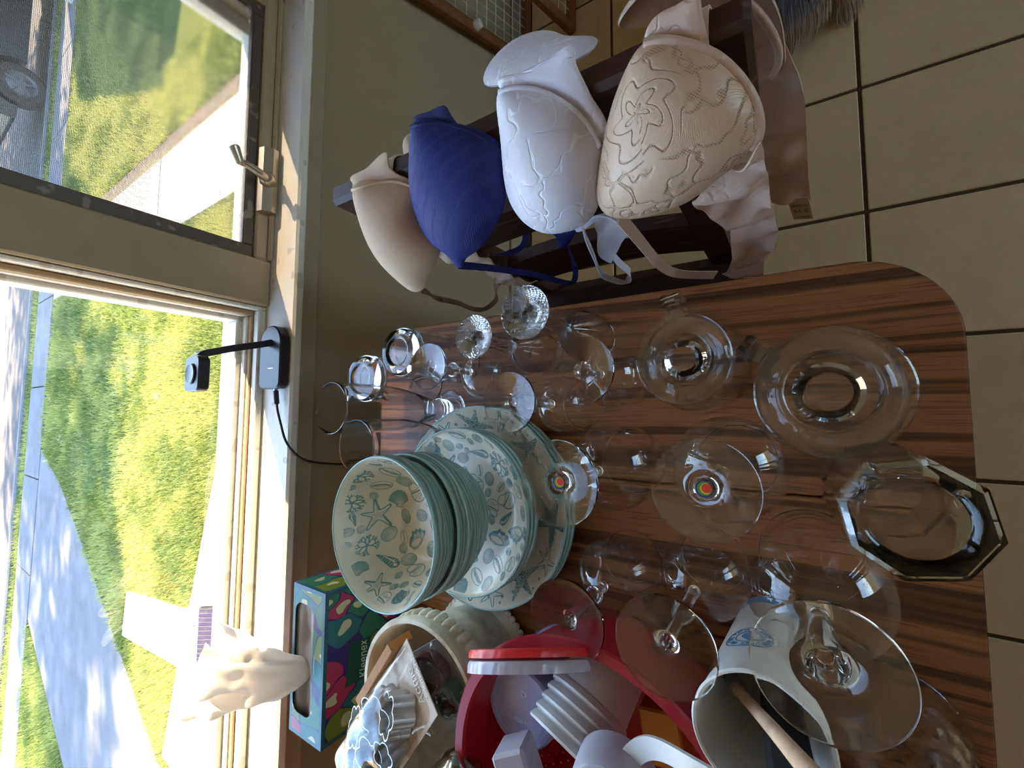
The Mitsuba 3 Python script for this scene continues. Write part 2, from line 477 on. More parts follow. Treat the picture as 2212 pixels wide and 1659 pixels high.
M_CONC = mat('pale_concrete', pr(proc(P_conc), 0.9, 0.1))
M_CONC2 = mat('grey_concrete', pr(proc(lambda p, n, uv: mix(C(122, 120, 120), C(98, 97, 98), fbm(p.x * 5, p.y * 5, 3.0, octaves=4))), 0.9, 0.1))
M_ASPH = mat('asphalt', pr(proc(lambda p, n, uv: mix(C(104, 98, 94), C(76, 73, 72), fbm(p.x * 9, p.y * 9, 3.0, octaves=4))), 0.9, 0.1))
struct('lawn_ground')
put('lawn_ground', bx(-30, 40, 0.93, 45, GZ - 0.2, GZ), M_LAWN)
struct('driveway', 'concrete driveway dappled with tree shadow')
put('driveway', move(prism(DRIVE, 0.03), 0, 0, GZ - 0.002), M_CONC2)
struct('front_walk', 'pale concrete walk glaring in the sun')
for k in range(6):
    y0 = 1.15 + k * 1.375
    q = WALK.intersection(shapely.box(0, y0 + 0.008, 5, y0 + 1.367))
    put('front_walk__slab', move(prism(q, 0.03), 0, 0, GZ - 0.002), M_CONC)
struct('patio', 'pale concrete patio glaring below the window')
for k in range(3):
    q = PAVE.intersection(shapely.box(-3.4 + k * 1.75, 0, -1.66 + k * 1.75, 6))
    put('patio__slab', move(prism(q, 0.03), 0, 0, GZ - 0.002), M_CONC)
struct('soil_strip', 'dark brown-grey strip along the front walk')
EDGE_STRIP = Polygon([(2.62, 2.6), (2.80, 2.6), (2.74, 9.3), (2.56, 9.3)])  # narrow brown-grey strip along one side of the walk
put('soil_strip', move(prism(EDGE_STRIP, 0.02), 0, 0, GZ - 0.003), mat('soil', pr(proc(lambda p, n, uv: mix(C(112, 104, 92), C(78, 72, 62), fbm(p.x * 30, p.y * 30, 2.0))), 0.95, 0.05)))
struct('path_slab', 'pale slab lying in the lawn')
put('path_slab', move(prism(SLABP, 0.035), 0, 0, GZ - 0.002), M_CONC)
struct('sidewalk', 'bluish concrete sidewalk along the street')
for k in range(12):
    x0 = -8.0 + k * 1.4
    put('sidewalk__slab', rbox(x0 + 0.01, x0 + 1.39, 9.42, 10.40, GZ - 0.01, GZ + 0.035, 0.006), M_CONC2)
struct('street')
put('street', bx(-30, 40, 11.0, 18.5, GZ - 0.05, GZ + 0.005), M_ASPH)
struct('curb')
put('curb', rbox(-30, 40, 10.86, 11.0, GZ - 0.05, GZ + 0.06, 0.02), M_CONC2)


def blades(n, poly, hgt, wid, seed, excl):
    r = np.random.default_rng(seed)
    x0, y0, x1, y1 = poly.bounds
    P = np.c_[r.uniform(x0, x1, n), r.uniform(y0, y1, n)]
    keep = shapely.contains_xy(poly, P[:, 0], P[:, 1])
    for e in excl:
        keep &= ~shapely.contains_xy(e, P[:, 0], P[:, 1])
    P = P[keep]
    n = len(P)
    a = r.uniform(0, 2 * math.pi, n)
    h = hgt * r.uniform(0.55, 1.25, n) * (0.7 + 0.6 * meshkit.noise(np.c_[P * 1.7, np.zeros(n)], 3))
    lean = h * r.uniform(0.1, 0.9, n)
    b = r.uniform(0, 2 * math.pi, n)
    s = np.c_[np.cos(a), np.sin(a), np.zeros(n)] * (wid * r.uniform(0.6, 1.2, n) / 2)[:, None]
    base = np.c_[P, np.full(n, GZ)]
    tip = base + np.c_[np.cos(b) * lean, np.sin(b) * lean, h]
    mid = base + np.c_[np.cos(b) * lean * 0.35, np.sin(b) * lean * 0.35, h * 0.6]
    V = np.stack([base - s, base + s, mid + s * 0.7, mid - s * 0.7, tip], 1).reshape(-1, 3)
    f = np.array([[0, 1, 2], [0, 2, 3], [3, 2, 4]])
    F = (f[None] + 5 * np.arange(n)[:, None, None]).reshape(-1, 3)
    return trimesh.Trimesh(V, F, process=False)


EX = [EDGE_STRIP, shapely.box(7.2, 4.0, 40, 14), PAVE, DRIVE, WALK, SLABP, shapely.box(-30, 9.4, 40, 10.42)]
NEAR = Polygon([(-2.2, 2.6), (2.2, 2.2), (3.6, 3.2), (3.6, 5.6), (-3.4, 5.6)])
FARP = Polygon([(-6.5, 5.6), (7.5, 5.6), (9.5, 9.4), (-6.5, 9.4)])
FAR2 = shapely.box(-9, 10.4, 10, 10.9)
gr = cat([blades(150000, NEAR, 0.055, 0.008, 1, EX), blades(105000, FARP, 0.06, 0.013, 2, EX), blades(9000, FAR2, 0.06, 0.014, 3, [])])
k = thing('lawn_grass', 'sunlit yellow green grass of the lawn outside the window', 'grass')
labels[k]['kind'] = 'stuff'
put(k, gr, M_BLADE)

# parked dark car at the kerb
M_CARP = mat('dark_car_paint', pr(C(44, 46, 52), 0.25, 0.6, clearcoat=0.8))
M_TYRE = mat('tyre_rubber', pr(proc(lambda p, n, uv: mix(C(52, 50, 48), C(74, 70, 66), fbm(p.x * 20, p.y * 20, p.z * 20))), 0.8, 0.3))
M_RIM = mat('alloy_rim', pr(C(104, 104, 106), 0.5, 0.5, metallic=0.5))
M_CARGLASS = mat('car_glass', pr(C(20, 24, 28), 0.06, 0.6))
car = thing('car', 'dark car parked on the street beyond the lawn', 'car')
prof = Polygon([(0, 0.38), (0.05, 0.95), (0.5, 1.12), (0.95, 1.75), (3.3, 1.78), (4.2, 1.10), (4.6, 1.0), (4.65, 0.36), (4.2, 0.30), (0.9, 0.30), (0.5, 0.34)]).buffer(-0.06).buffer(0.06)
for xw in (0.68, 3.75):
    prof = prof.difference(Point(xw, 0.34).buffer(0.43))
body = prism(prof, 1.8)
CARX, CARY = 5.05, 11.05
Mcar = xform((CARX, CARY + 1.8, GZ), (1, 0, 0), (0, 0, 1), (0, -1, 0))
body.apply_transform(Mcar)
put(car + '__body', body, M_CARP, smooth=30)
put(car + '__side_window', bx(CARX + 1.05, CARX + 3.2, CARY - 0.006, CARY + 0.01, GZ + 1.18, GZ + 1.62), M_CARGLASS)
for xw in (0.68, 3.75):
    t = lathe([(0.21, 0), (0.30, -0.01), (0.345, 0.02), (0.35, 0.11), (0.345, 0.20), (0.30, 0.23), (0.21, 0.22), (0.21, 0)], 40)
    t.apply_transform(xform((CARX + xw, CARY + 0.02, GZ + 0.35), (1, 0, 0), (0, 0, 1), (0, 1, 0)))
    if t.volume < 0:
        t.invert()
    w1 = put(car + '__wheel', t, M_TYRE, smooth=35)
    rm = lathe([(0, -0.02), (0.06, -0.02), (0.08, 0.0), (0.17, 0.02), (0.21, 0.0), (0.215, 0.05), (0, 0.05)], 40)
    spokes = [rot(bx(0.05, 0.2, -0.018, 0.018, -0.02, 0.03), (0, 0, 1), 72 * s) for s in range(5)]
    rm = cat([rm] + spokes)
    rm.apply_transform(xform((CARX + xw, CARY + 0.02, GZ + 0.35), (1, 0, 0), (0, 0, 1), (0, 1, 0)))
    put(w1 + '__rim', rm, M_RIM)

# trees and a gabled house beyond the frame, whose shadows reach the lawn and the street
M_BARK = mat('bark', pr(C(88, 72, 58), 0.9, 0.1))
M_LEAF = mat('tree_leaf', {'type': 'principledthin', 'base_color': rgb(C(92, 116, 52)), 'roughness': 0.6, 'diff_trans': 0.6, 'spec_trans': 0.0}, two=False)


def tree(x, y, h, rad, n, seed, label):
    r = np.random.default_rng(seed)
    t = thing('tree', label, 'tree')
    tr = [tube(smooth_path([(x, y, GZ - 0.05), (x + 0.1, y, GZ + h * 0.4), (x - 0.1, y + 0.1, GZ + h * 0.8)], 12), np.linspace(0.22, 0.07, 12), 9)]
    for k in range(7):
        a = r.uniform(0, 6.28); z = GZ + h * r.uniform(0.38, 0.85)
        tr.append(tube(smooth_path([(x, y, z), (x + math.cos(a) * rad * 0.5, y + math.sin(a) * rad * 0.5, z + 0.7), (x + math.cos(a) * rad * 0.85, y + math.sin(a) * rad * 0.85, z + 1.2)], 8), np.linspace(0.08, 0.02, 8), 6))
    put(t + '__trunk', cat(tr), M_BARK, smooth=60)
    cl = r.normal(size=(34, 3)) * np.array([rad * 0.45, rad * 0.45, 0]) + np.c_[np.full(34, x), np.full(34, y), GZ + h * r.uniform(0.42, 0.95, 34)]
    c = cl[r.integers(0, len(cl), n)] + r.normal(size=(n, 3)) * rad * 0.21
    s = 0.21
    a, b = r.normal(size=(n, 3)), r.normal(size=(n, 3))
    a /= np.linalg.norm(a, axis=1, keepdims=True); b /= np.linalg.norm(b, axis=1, keepdims=True)
    V = np.stack([c - a * s, c + b * s * 0.6, c + a * s, c - b * s * 0.6], 1).reshape(-1, 3)
    F = (np.array([[0, 1, 2], [0, 2, 3]])[None] + 4 * np.arange(n)[:, None, None]).reshape(-1, 3)
    put(t + '__leaves', trimesh.Trimesh(V, F, process=False), M_LEAF, kind='stuff')


tree(14.0, 17.2, 17.0, 2.6, 5200, 11, 'tall leafy street tree beyond the parked car')
tree(9.8, 13.2, 15.0, 1.7, 4200, 12, 'leafy street tree nearest the front walk')
tree(21.5, 26.0, 18.0, 3.0, 5200, 13, 'tall leafy tree farthest along the street')
nh = thing('neighbour_house', 'small gabled house next door beyond the lawn', 'house')
hd = np.array([SUN[0], SUN[1], 0]); hd /= np.linalg.norm(hd)
hs = np.array([-hd[1], hd[0], 0])
tip = np.array([3.45, 5.36, GZ])
pk = tip + SUN * (4.3 / SUN[2])
M_SIDING = mat('house_siding', pr(C(196, 188, 170), 0.8, 0.2))
M_ROOF = mat('house_roof', pr(C(96, 88, 82), 0.9, 0.1))
hb = prism(Polygon([(-2.3, 0), (2.3, 0), (2.3, 2.0), (0, 4.28), (-2.3, 2.0)]), 5.0)
hb.apply_transform(xform((pk[0], pk[1], GZ), hs, (0, 0, 1), hd))
if hb.volume < 0:
    hb.invert()
put(nh + '__walls', hb, M_SIDING)
ro = prism(Polygon([(-2.5, 1.80), (0, 4.3), (2.5, 1.80), (2.5, 1.95), (0, 4.44), (-2.5, 1.95)]), 5.3)
ro.apply_transform(xform((pk[0], pk[1], GZ), hs, (0, 0, 1), hd))
if ro.volume < 0:
    ro.invert()
put(nh + '__roof', ro, M_ROOF)
# the eave over the window
struct('eave')
put('eave', cat([bx(-2.6, 3.5, 0.93, 1.43, 2.38, 2.5)]), M_TRIM2)

# solar light standing on the outer sill
M_SOLAR = mat('solar_cell', bump(pr(proc(lambda p, n, uv: mix(C(26, 26, 74), C(40, 40, 100), fbm(p.x * 80, p.y * 300, 1.0))), 0.35, 0.3), lambda p, n, uv: noise(p.x * 50, p.y * 50, 1.0), 0.0002))
M_SOLARW = mat('solar_white', pr(C(226, 228, 226), 0.4, 0.4))
M_BLACKP = mat('black_plastic', pr(proc(lambda p, n, uv: mix(C(36, 38, 42), C(44, 46, 50), fbm(p.x * 400, p.y * 400, p.z * 400))), 0.45, 0.4))
M_SILV = mat('silver_line', pr(C(176, 178, 196), 0.35, 0.5))
sol = thing('solar_light', 'small solar light with a dark blue cell panel on the sill outside', 'solar light')
e1, e2 = np.array([1.0, 0, 0]), np.array([0, 0.80, 0.60])
SM = xform((-0.416, 0.938, 0.878), e1, e2, np.cross(e1, e2))
put(sol + '__housing', (lambda m: (m.apply_transform(SM), m)[1])(rbox(-0.052, 0.052, -0.018, 0.014, -0.016, 0.0, 0.002)), M_BLACKP)
for k in range(12):
    m = rbox(-0.048 + k * 0.008 + 0.0004, -0.048 + (k + 1) * 0.008 - 0.0004, -0.013, 0.012, 0.0, 0.0012, 0.0003)
    m.apply_transform(SM)
    put(sol + '__cell', m, M_SOLAR)
m = cat([rbox(-0.053, 0.053, -0.0185, -0.0135, -0.004, 0.002, 0.001), rbox(-0.068, -0.0525, -0.014, 0.013, -0.014, 0.002, 0.002), rbox(0.0525, 0.058, -0.014, 0.013, -0.014, 0.002, 0.001)])
m.apply_transform(SM)
put(sol + '__frame', m, M_SOLARW)

# ---------------------------------------------------------------- black desk lamp on the sill with its cable
M_LAMP = mat('lamp_black', pr(proc(lambda p, n, uv: mix(C(28, 29, 33), C(38, 39, 44), noise(p.x * 900, p.y * 900, p.z * 900))), 0.36, 0.45))
M_CABLE = mat('cable_black', pr(C(34, 30, 32), 0.5, 0.4))
lamp = thing('desk_lamp', 'small black gadget lamp with pill-shaped base, thin arm and square head on the window sill', 'lamp')


def pill(x0, x1, y0, y1, z0, z1, r0, r1):
    """flat slab, corners of radius r0 at its low-x end and r1 at its high-x end, edges softened"""
    a = shapely.box(x0 + r0, y0 + r0, x0 + r0 + 1e-4, y1 - r0).buffer(r0, quad_segs=10)
    b = shapely.box(x1 - r1 - 1e-4, y0 + r1, x1 - r1, y1 - r1 + 1e-5).buffer(r1, quad_segs=14)
    o = unary_union([a, b]).convex_hull
    e = 0.0022
    ring = lambda q, z: np.c_[np.array(q.exterior.coords)[:-1], np.full(len(q.exterior.coords) - 1, z)]
    i = o.buffer(-e)
    return trimesh.convex.convex_hull(np.vstack([ring(i, z0), ring(o, z0 + e), ring(o, z1 - e), ring(i, z1)]))


put(lamp + '__base', pill(0.044, 0.158, 0.7465, 0.816, ZS, ZS + 0.0185, 0.013, 0.034), M_LAMP, smooth=35)
arm = [(0.128, 0.782, 0.858), (0.118, 0.785, 0.890), (0.108, 0.787, 0.925), (0.099, 0.789, 0.952), (0.094, 0.79, 0.964), (0.086, 0.79, 0.970)]
put(lamp + '__arm', ribbon(arm, 0.012, 0.011, side=(0, 1, 0.15), n=30), M_LAMP, smooth=35)
put(lamp + '__head', pill(0.034, 0.091, 0.764, 0.816, 0.960, 0.976, 0.009, 0.012), M_LAMP, smooth=35)
bt = lathe([(0, 0), (0.0155, 0), (0.0165, 0.0015), (0.015, 0.003), (0.012, 0.0022), (0, 0.0018)], 40)
put(lamp + '__button', move(bt, 0.062, 0.790, 0.976), M_LAMP, smooth=40)
put(lamp + '__slot_light', rbox(0.0795, 0.0812, 0.768, 0.784, ZS + 0.0184, ZS + 0.0190, 0.0002), mat('lamp_chrome', pr(C(225, 225, 230), 0.15, 0.5, metallic=0.9)))
pl = put(lamp + '__plug', cat([tube([(0.0445, 0.772, 0.853), (0.040, 0.771, 0.853)], 0.0034, 14)]), 'mat_lamp_chrome', smooth=40)
put(lamp + '__plug', cat([tube([(0.041, 0.771, 0.853), (0.040, 0.771, 0.853), (0.018, 0.766, 0.853), (0.016, 0.766, 0.853)], [0.003, 0.0044, 0.0044, 0.003], 14)]), M_CABLE, smooth=40)
cab = smooth_path([(0.017, 0.766, 0.853), (0.000, 0.762, 0.852), (-0.022, 0.752, 0.851), (-0.044, 0.741, 0.850), (-0.062, 0.735, 0.842), (-0.078, 0.735, 0.825), (-0.088, 0.745, 0.800), (-0.097, 0.752, 0.755), (-0.101, 0.752, 0.715), (-0.098, 0.750, 0.660), (-0.094, 0.748, 0.55), (-0.09, 0.752, 0.30), (-0.08, 0.755, 0.02)], 120)
put(lamp + '__cable', tube(cab, 0.0020, 8), M_CABLE, smooth=60)

# ---------------------------------------------------------------- oak table
TZ = 0.75
TX1, TYA, TYB, SEAM = 0.147, -0.128, 0.616, -0.079
table = thing('dining_table', 'oak table covered with upturned glasses and dishes', 'table')


def top_panel(x0, x1, round_hi, round_lo):
    q = shapely.box(x0, TYA, x1, TYB)
    R = 0.078
    keep = shapely.box(x0, TYA + R, x1, TYB - R)
    xs = []
    for hi, xx, s in ((round_hi, x1, -1), (round_lo, x0, 1)):
        if hi:
            for yy, t in ((TYA, 1), (TYB, -1)):
                corner = shapely.box(min(xx, xx + s * R), min(yy, yy + t * R), max(xx, xx + s * R), max(yy, yy + t * R))
                q = q.difference(corner.difference(Point(xx + s * R, yy + t * R).buffer(R, quad_segs=20)))
    lay = []
    for e, z in ((0.004, TZ - 0.030), (0.0, TZ - 0.026), (0.0, TZ - 0.0035), (0.0012, TZ - 0.0010), (0.0035, TZ)):
        p = q.buffer(-e, join_style='mitre') if e else q
        c = np.array(p.exterior.coords)[:-1]
        lay.append(np.c_[c, np.full(len(c), z)])
    return trimesh.convex.convex_hull(np.vstack(lay))


put(table + '__top_panel', top_panel(SEAM + 0.0006, TX1, True, False), M_TABLE, smooth=30)
put(table + '__top_panel', top_panel(-1.25, SEAM - 0.0006, False, True), M_TABLE, smooth=30)
put(table + '__apron', cat([rbox(-1.18, 0.08, TYA + 0.07, TYA + 0.09, 0.64, 0.72), rbox(-1.18, 0.08, TYB - 0.09, TYB - 0.07, 0.64, 0.72), rbox(0.07, 0.09, TYA + 0.07, TYB - 0.07, 0.64, 0.72), rbox(-1.19, -1.17, TYA + 0.07, TYB - 0.07, 0.64, 0.72)]), M_TABLE_EDGE)
leg = lathe([(0, 0), (0.02, 0), (0.024, 0.03), (0.019, 0.12), (0.030, 0.45), (0.024, 0.52), (0.032, 0.56), (0.032, 0.72), (0, 0.72)], 24)
for x in (0.05, -1.15):
    for y in (TYA + 0.09, TYB - 0.09):
        put(table + '__leg', move(leg, x, y, 0), M_TABLE_EDGE, smooth=40)

# ---------------------------------------------------------------- stacked plates and bowls with sea-life print
M_CERAM = mat('cream_glaze', pr(C(222, 212, 188), 0.22, 0.5, clearcoat=0.4))
M_TEAL = mat('teal_rim_glaze', pr(C(150, 186, 180), 0.25, 0.5))
M_SAGE = mat('sage_glaze', bump(pr(proc(lambda p, n, uv: mix(C(134, 156, 142), C(98, 122, 112), smoothstep(0.30, 0.75, 0.5 + 0.5 * dr.sin(p.z * 1250 + 13.0 * fbm(p.x * 30, p.y * 30, p.z * 60, octaves=2)) + 0.5 * (noise(p.x * 90, p.y * 90, p.z * 300) - 0.5)))), 0.36, 0.45), lambda p, n, uv: fbm(p.x * 60, p.y * 60, p.z * 300, octaves=2), 0.0008, 4e-4))
M_PRINT = mat('teal_print', pr(C(84, 132, 132), 0.3, 0.45))
M_PRINT2 = mat('dark_teal_print', pr(C(60, 118, 122), 0.3, 0.45))
SC = np.array([-0.122, 0.357])


def dish(R, Hh, foot, th=0.0042, lip=0.0016):
    """profiles of a coupe dish of radius R and height Hh: (inside, rim, outside)"""
    t = np.linspace(0, 1, 22)
    fr = foot
    ins = [(r, th + (Hh - th) * max(0.0, (r / R - fr) / (1 - fr)) ** 2.1) for r in np.linspace(0, R - 0.003, 30)]
    return ins


def dish_mesh(R, Hh, flat_r, pw, th, wavy=0.0, seed=0):
    inz = lambda r: th + (Hh - th) * np.clip((r / R - flat_r) / (1 - flat_r), 0, 1) ** pw
    rs = np.linspace(0, R - 0.0022, 34)
    inside = np.c_[rs, inz(rs)]
    outz = lambda r: np.maximum(0, inz(r) - th * 1.02)
    ro = np.linspace(0.0, R, 40)
    outside = [(r, max(0.0, inz(max(r - th * 0.55, 0)) - th)) for r in ro]
    outside = [(r, z) for r, z in outside if z < Hh - 0.004]
    rim = [(R - 0.0006, Hh - 0.0035), (R, Hh - 0.0016), (R - 0.0004, Hh - 0.0004), (R - 0.0013, Hh), (R - 0.0022, Hh - 0.0006)]
    return inside, inz, outside, rim


def put_dish(key, R, Hh, flat_r, pw, th, x, y, z, wavy, seed):
    inside, inz, outside, rim = dish_mesh(R, Hh, flat_r, pw, th)
    zi = [(0, inside[0][1])] + [tuple(q) for q in inside[1:]]
    put(key + '__inside', move(lathe(zi + [(R - 0.0023, Hh - 0.0008)], 96, closed=False), x, y, z), M_CERAM, smooth=True)
    put(key + '__rim', move(lathe(rim[::-1], 96, closed=False), x, y, z), M_TEAL, smooth=True)
    zo = np.array(outside)
    zz = np.linspace(0, 1, 70)
    L = np.r_[0, np.cumsum(np.hypot(*np.diff(zo, axis=0).T))]
    zo = np.c_[np.interp(zz * L[-1], L, zo[:, 0]), np.interp(zz * L[-1], L, zo[:, 1])]
    rr = np.random.default_rng(seed)
    ph = rr.uniform(0, 6.28, 200)

    def mod(th_, r, zq, i):
        if not wavy or i < 18 or i > 67:
            return np.full(len(th_), r), np.full(len(th_), zq)
        nz = meshkit.noise(np.c_[np.cos(th_) * 5.5, np.sin(th_) * 5.5, np.full(len(th_), zq * 260.0)], seed)
        a = np.sin((zq * 560.0) + 7.0 * nz) * wavy
        return r + a, np.full(len(th_), zq)
    put(key + '__outside', move(lathe(list(map(tuple, zo)) + [rim[0]], 160 if wavy else 96, mod, closed=False), x, y, z), M_SAGE, smooth=True)
    return inz


def stack(kind, n, R, Hh, flat_r, pw, th, ztop, pitches, labs, cat_, group, wavy=0.0):
    z = ztop - Hh
    zs = [z]
    for pch in pitches:
        zs.append(zs[-1] - pch)
    out = None
    for i, z in enumerate(zs):
        k = thing(kind, labs[i], cat_, group)
        f = put_dish(k, R, Hh, flat_r, pw, th, SC[0], SC[1], z, wavy, 5 + i)
        if i == 0:
            out = (k, f, z)
    return out


DIN = stack('dinner_plate', 3, 0.1335, 0.030, 0.62, 1.6, 0.0045, 0.8010, [0.0095, 0.0095], ['large dinner plate with big starfish print, uppermost of the three large plates', 'middle one of the three large teal rimmed plates under the stack', 'lowest of the three large teal rimmed plates, resting on the table'], 'plate', 'large plates in the stack')
SAL = stack('salad_plate', 3, 0.1045, 0.034, 0.58, 1.6, 0.0045, 0.8390, [0.0085, 0.0085], ['shell printed smaller plate directly under the bowls', 'middle one of the three smaller teal rimmed plates', 'lowest of the three smaller teal rimmed plates, on the large plates'], 'plate', 'smaller plates in the stack')
BOW = stack('bowl', 3, 0.0785, 0.074, 0.52, 1.9, 0.0050, 0.9620, [0.0330, 0.0150], ['uppermost bowl with shell, coral and starfish print inside', 'middle bowl of the stack, sage green and wavy outside', 'lowest bowl of the stack, standing on the shell printed plate'], 'bowl', 'bowls in the stack', wavy=0.0006)


# sea-life print: flat shapes in units of one, laid on the glaze
def ln(pts, w):
    return LineString(pts).buffer(w / 2, quad_segs=3)


def star_poly(arms=5, r_in=0.24, bend=0.0, w=0.15, seed=0):
    r = np.random.default_rng(seed)
    ps = []
    for k in range(arms):
        a = 2 * math.pi * k / arms + r.uniform(-0.12, 0.12)
        b = a + r.uniform(-0.25, 0.25)
        L = r.uniform(0.86, 1.04)
        t = np.linspace(0, 1, 9)
        c = np.c_[np.cos(a) * t * L, np.sin(a) * t * L] + (np.c_[-np.sin(a), np.cos(a)] * (np.sin(b - a) * t ** 2 * 0.5)[:, None])
        ps.append(unary_union([Point(*c[i]).buffer(w * (1 - 0.78 * t[i]) + 0.015, quad_segs=6).union(Point(*c[i + 1]).buffer(w * (1 - 0.78 * t[i + 1]) + 0.015, quad_segs=6)).convex_hull for i in range(8)]))
    return unary_union(ps).buffer(0.05).buffer(-0.05)


def m_star(seed=0):
    r = np.random.default_rng(seed)
    s = star_poly(seed=seed, w=0.2)
    out = [s.boundary.buffer(0.028)]
    side = s.intersection(affinity.translate(s, 0.05, 0.04)).difference(affinity.translate(s, 0.12, 0.1).buffer(-0.0))
    out.append(s.difference(affinity.translate(s, 0.07, 0.05)).buffer(0.004))
    for k in range(5):
        a = 2 * math.pi * k / 5
        for q in np.linspace(0.12, 0.72, 8):
            for o in (-0.05, 0.05):
                out.append(Point(math.cos(a) * q - math.sin(a) * o, math.sin(a) * q + math.cos(a) * o).buffer(0.022 * (1.15 - q), quad_segs=3))
        out.append(ln([(0, 0), (math.cos(a) * 0.75, math.sin(a) * 0.75)], 0.016))
    return unary_union(out).intersection(s.buffer(0.03))


def m_star_cells(seed=0):
    s = star_poly(seed=seed, w=0.23)
    r = np.random.default_rng(seed + 1)
    pts = []
    while len(pts) < 170:
        p = r.uniform(-1.1, 1.1, 2)
        if s.contains(Point(*p)) and all(np.hypot(*(p - q)) > 0.075 for q in pts[-60:]):
            pts.append(p)
    vd = shapely.voronoi_polygons(shapely.MultiPoint(pts), extend_to=shapely.box(-2, -2, 2, 2))
    return unary_union([c.intersection(s).buffer(-0.016).buffer(0.004) for c in vd.geoms])


def m_star_net(seed=0):
    s = star_poly(seed=seed, w=0.24)
    r = np.random.default_rng(seed + 1)
    out = [s.boundary.buffer(0.022)]
    for k in range(5):
        a = 2 * math.pi * k / 5
        e, f = np.array([math.cos(a), math.sin(a)]), np.array([-math.sin(a), math.cos(a)])
        out.append(ln([(0, 0), tuple(e * 0.9)], 0.03))
        for q in np.arange(0.1, 0.92, 0.055):
            for o in (-1, 1):
                for rr, sz in ((0.05, 0.02), (0.11, 0.024)):
                    c = e * q + f * o * rr * (1.1 - 0.5 * q)
                    out.append(Point(*c).buffer(sz, quad_segs=4).boundary.buffer(0.008))
                b0 = e * q + f * o * 0.16 * (1.05 - 0.7 * q)
                b1 = e * (q + 0.02) + f * o * 0.30 * (1.0 - 0.75 * q)
                out.append(ln([b0, b1], 0.012))
    return unary_union(out).intersection(s.buffer(0.02))


def m_star_line(seed=0):
    s = star_poly(seed=seed, w=0.17)
    return unary_union([s.boundary.buffer(0.022), Point(0, 0).buffer(0.05)] + [ln([(0.1 * math.cos(a), 0.1 * math.sin(a)), (0.6 * math.cos(a), 0.6 * math.sin(a))], 0.01) for a in np.arange(5) * 2 * math.pi / 5]).intersection(s.buffer(0.03))


def m_scallop(seed=0):
    t = np.linspace(-1.15, 1.15, 40)
    edge = [(1.75 * math.sin(a) * 0.62 * (1 + 0.03 * math.cos(11 * a * 2)), -0.75 + 1.6 * math.cos(a) * (1 + 0.02 * math.cos(22 * a)) ** 1) for a in t]
    fan = Polygon([(0, -0.8)] + edge).buffer(0.03)
    ears = Polygon([(-0.36, -0.86), (0.36, -0.86), (0.25, -0.55), (-0.25, -0.55)])
    cut = [ln([(0, -0.8), (1.5 * math.sin(a), -0.8 + 1.7 * math.cos(a))], 0.035) for a in np.linspace(-0.85, 0.85, 13)]
    arcs = [LineString([(q * 1.1 * math.sin(a), -0.8 + q * 1.6 * math.cos(a)) for a in np.linspace(-0.9, 0.2, 14)]).buffer(0.02) for q in (0.55, 0.8)]
    return unary_union([fan.difference(unary_union(cut + arcs)), ears.boundary.buffer(0.03), fan.boundary.buffer(0.022)])


def m_spiral(seed=0):
    e = affinity.scale(Point(0, 0).buffer(1.0, quad_segs=16), 1.0, 0.78)
    cut = [affinity.translate(affinity.scale(Point(0, 0).buffer(q, quad_segs=12), 1.0, 0.76), 0.12 * (1 - q), -0.06 * (1 - q)).boundary.buffer(0.038) for q in (0.86, 0.70, 0.54, 0.40, 0.27, 0.15)]
    return e.difference(unary_union(cut))


def m_coral(seed=0):
    r = np.random.default_rng(seed)
    out = []

    def grow(p, a, L, d):
        q = p + L * np.array([math.cos(a), math.sin(a)])
        out.append(ln([p, q], 0.05 + 0.014 * d))
        if d == 0:
            out.append(Point(*q).buffer(0.042, quad_segs=3))
            return
        n = 2 if r.random() < 0.75 else 3
        for k in range(n):
            grow(q, a + (k - (n - 1) / 2) * r.uniform(0.75, 1.15) + r.uniform(-0.2, 0.2), L * r.uniform(0.66, 0.84), d - 1)
    for a in np.linspace(0, 2 * math.pi, 6)[:-1]:
        grow(np.array([0, -0.1]), a + r.uniform(-0.2, 0.2), 0.30, 3)
    return unary_union(out)


def m_turret(seed=0):
    b = Polygon([(-1.05, 0), (-0.6, 0.14), (0.1, 0.30), (0.62, 0.40), (0.95, 0.24), (1.0, -0.1), (0.7, -0.34), (0.1, -0.28), (-0.6, -0.13)]).buffer(0.06).buffer(-0.04)
    cut = [LineString([(x - 0.06, -0.5), (x + 0.05, 0), (x - 0.04, 0.5)]).buffer(0.022) for x in (-0.72, -0.5, -0.28, -0.05, 0.18, 0.42, 0.66)]
    hl = affinity.translate(affinity.scale(b, 0.8, 0.16), 0.0, 0.12)
    op = affinity.translate(affinity.scale(Point(0, 0).buffer(0.2), 1, 0.8), 0.74, 0.0)
    return unary_union([b.difference(unary_union(cut + [hl, op])), b.boundary.buffer(0.022), op.boundary.buffer(0.02)])


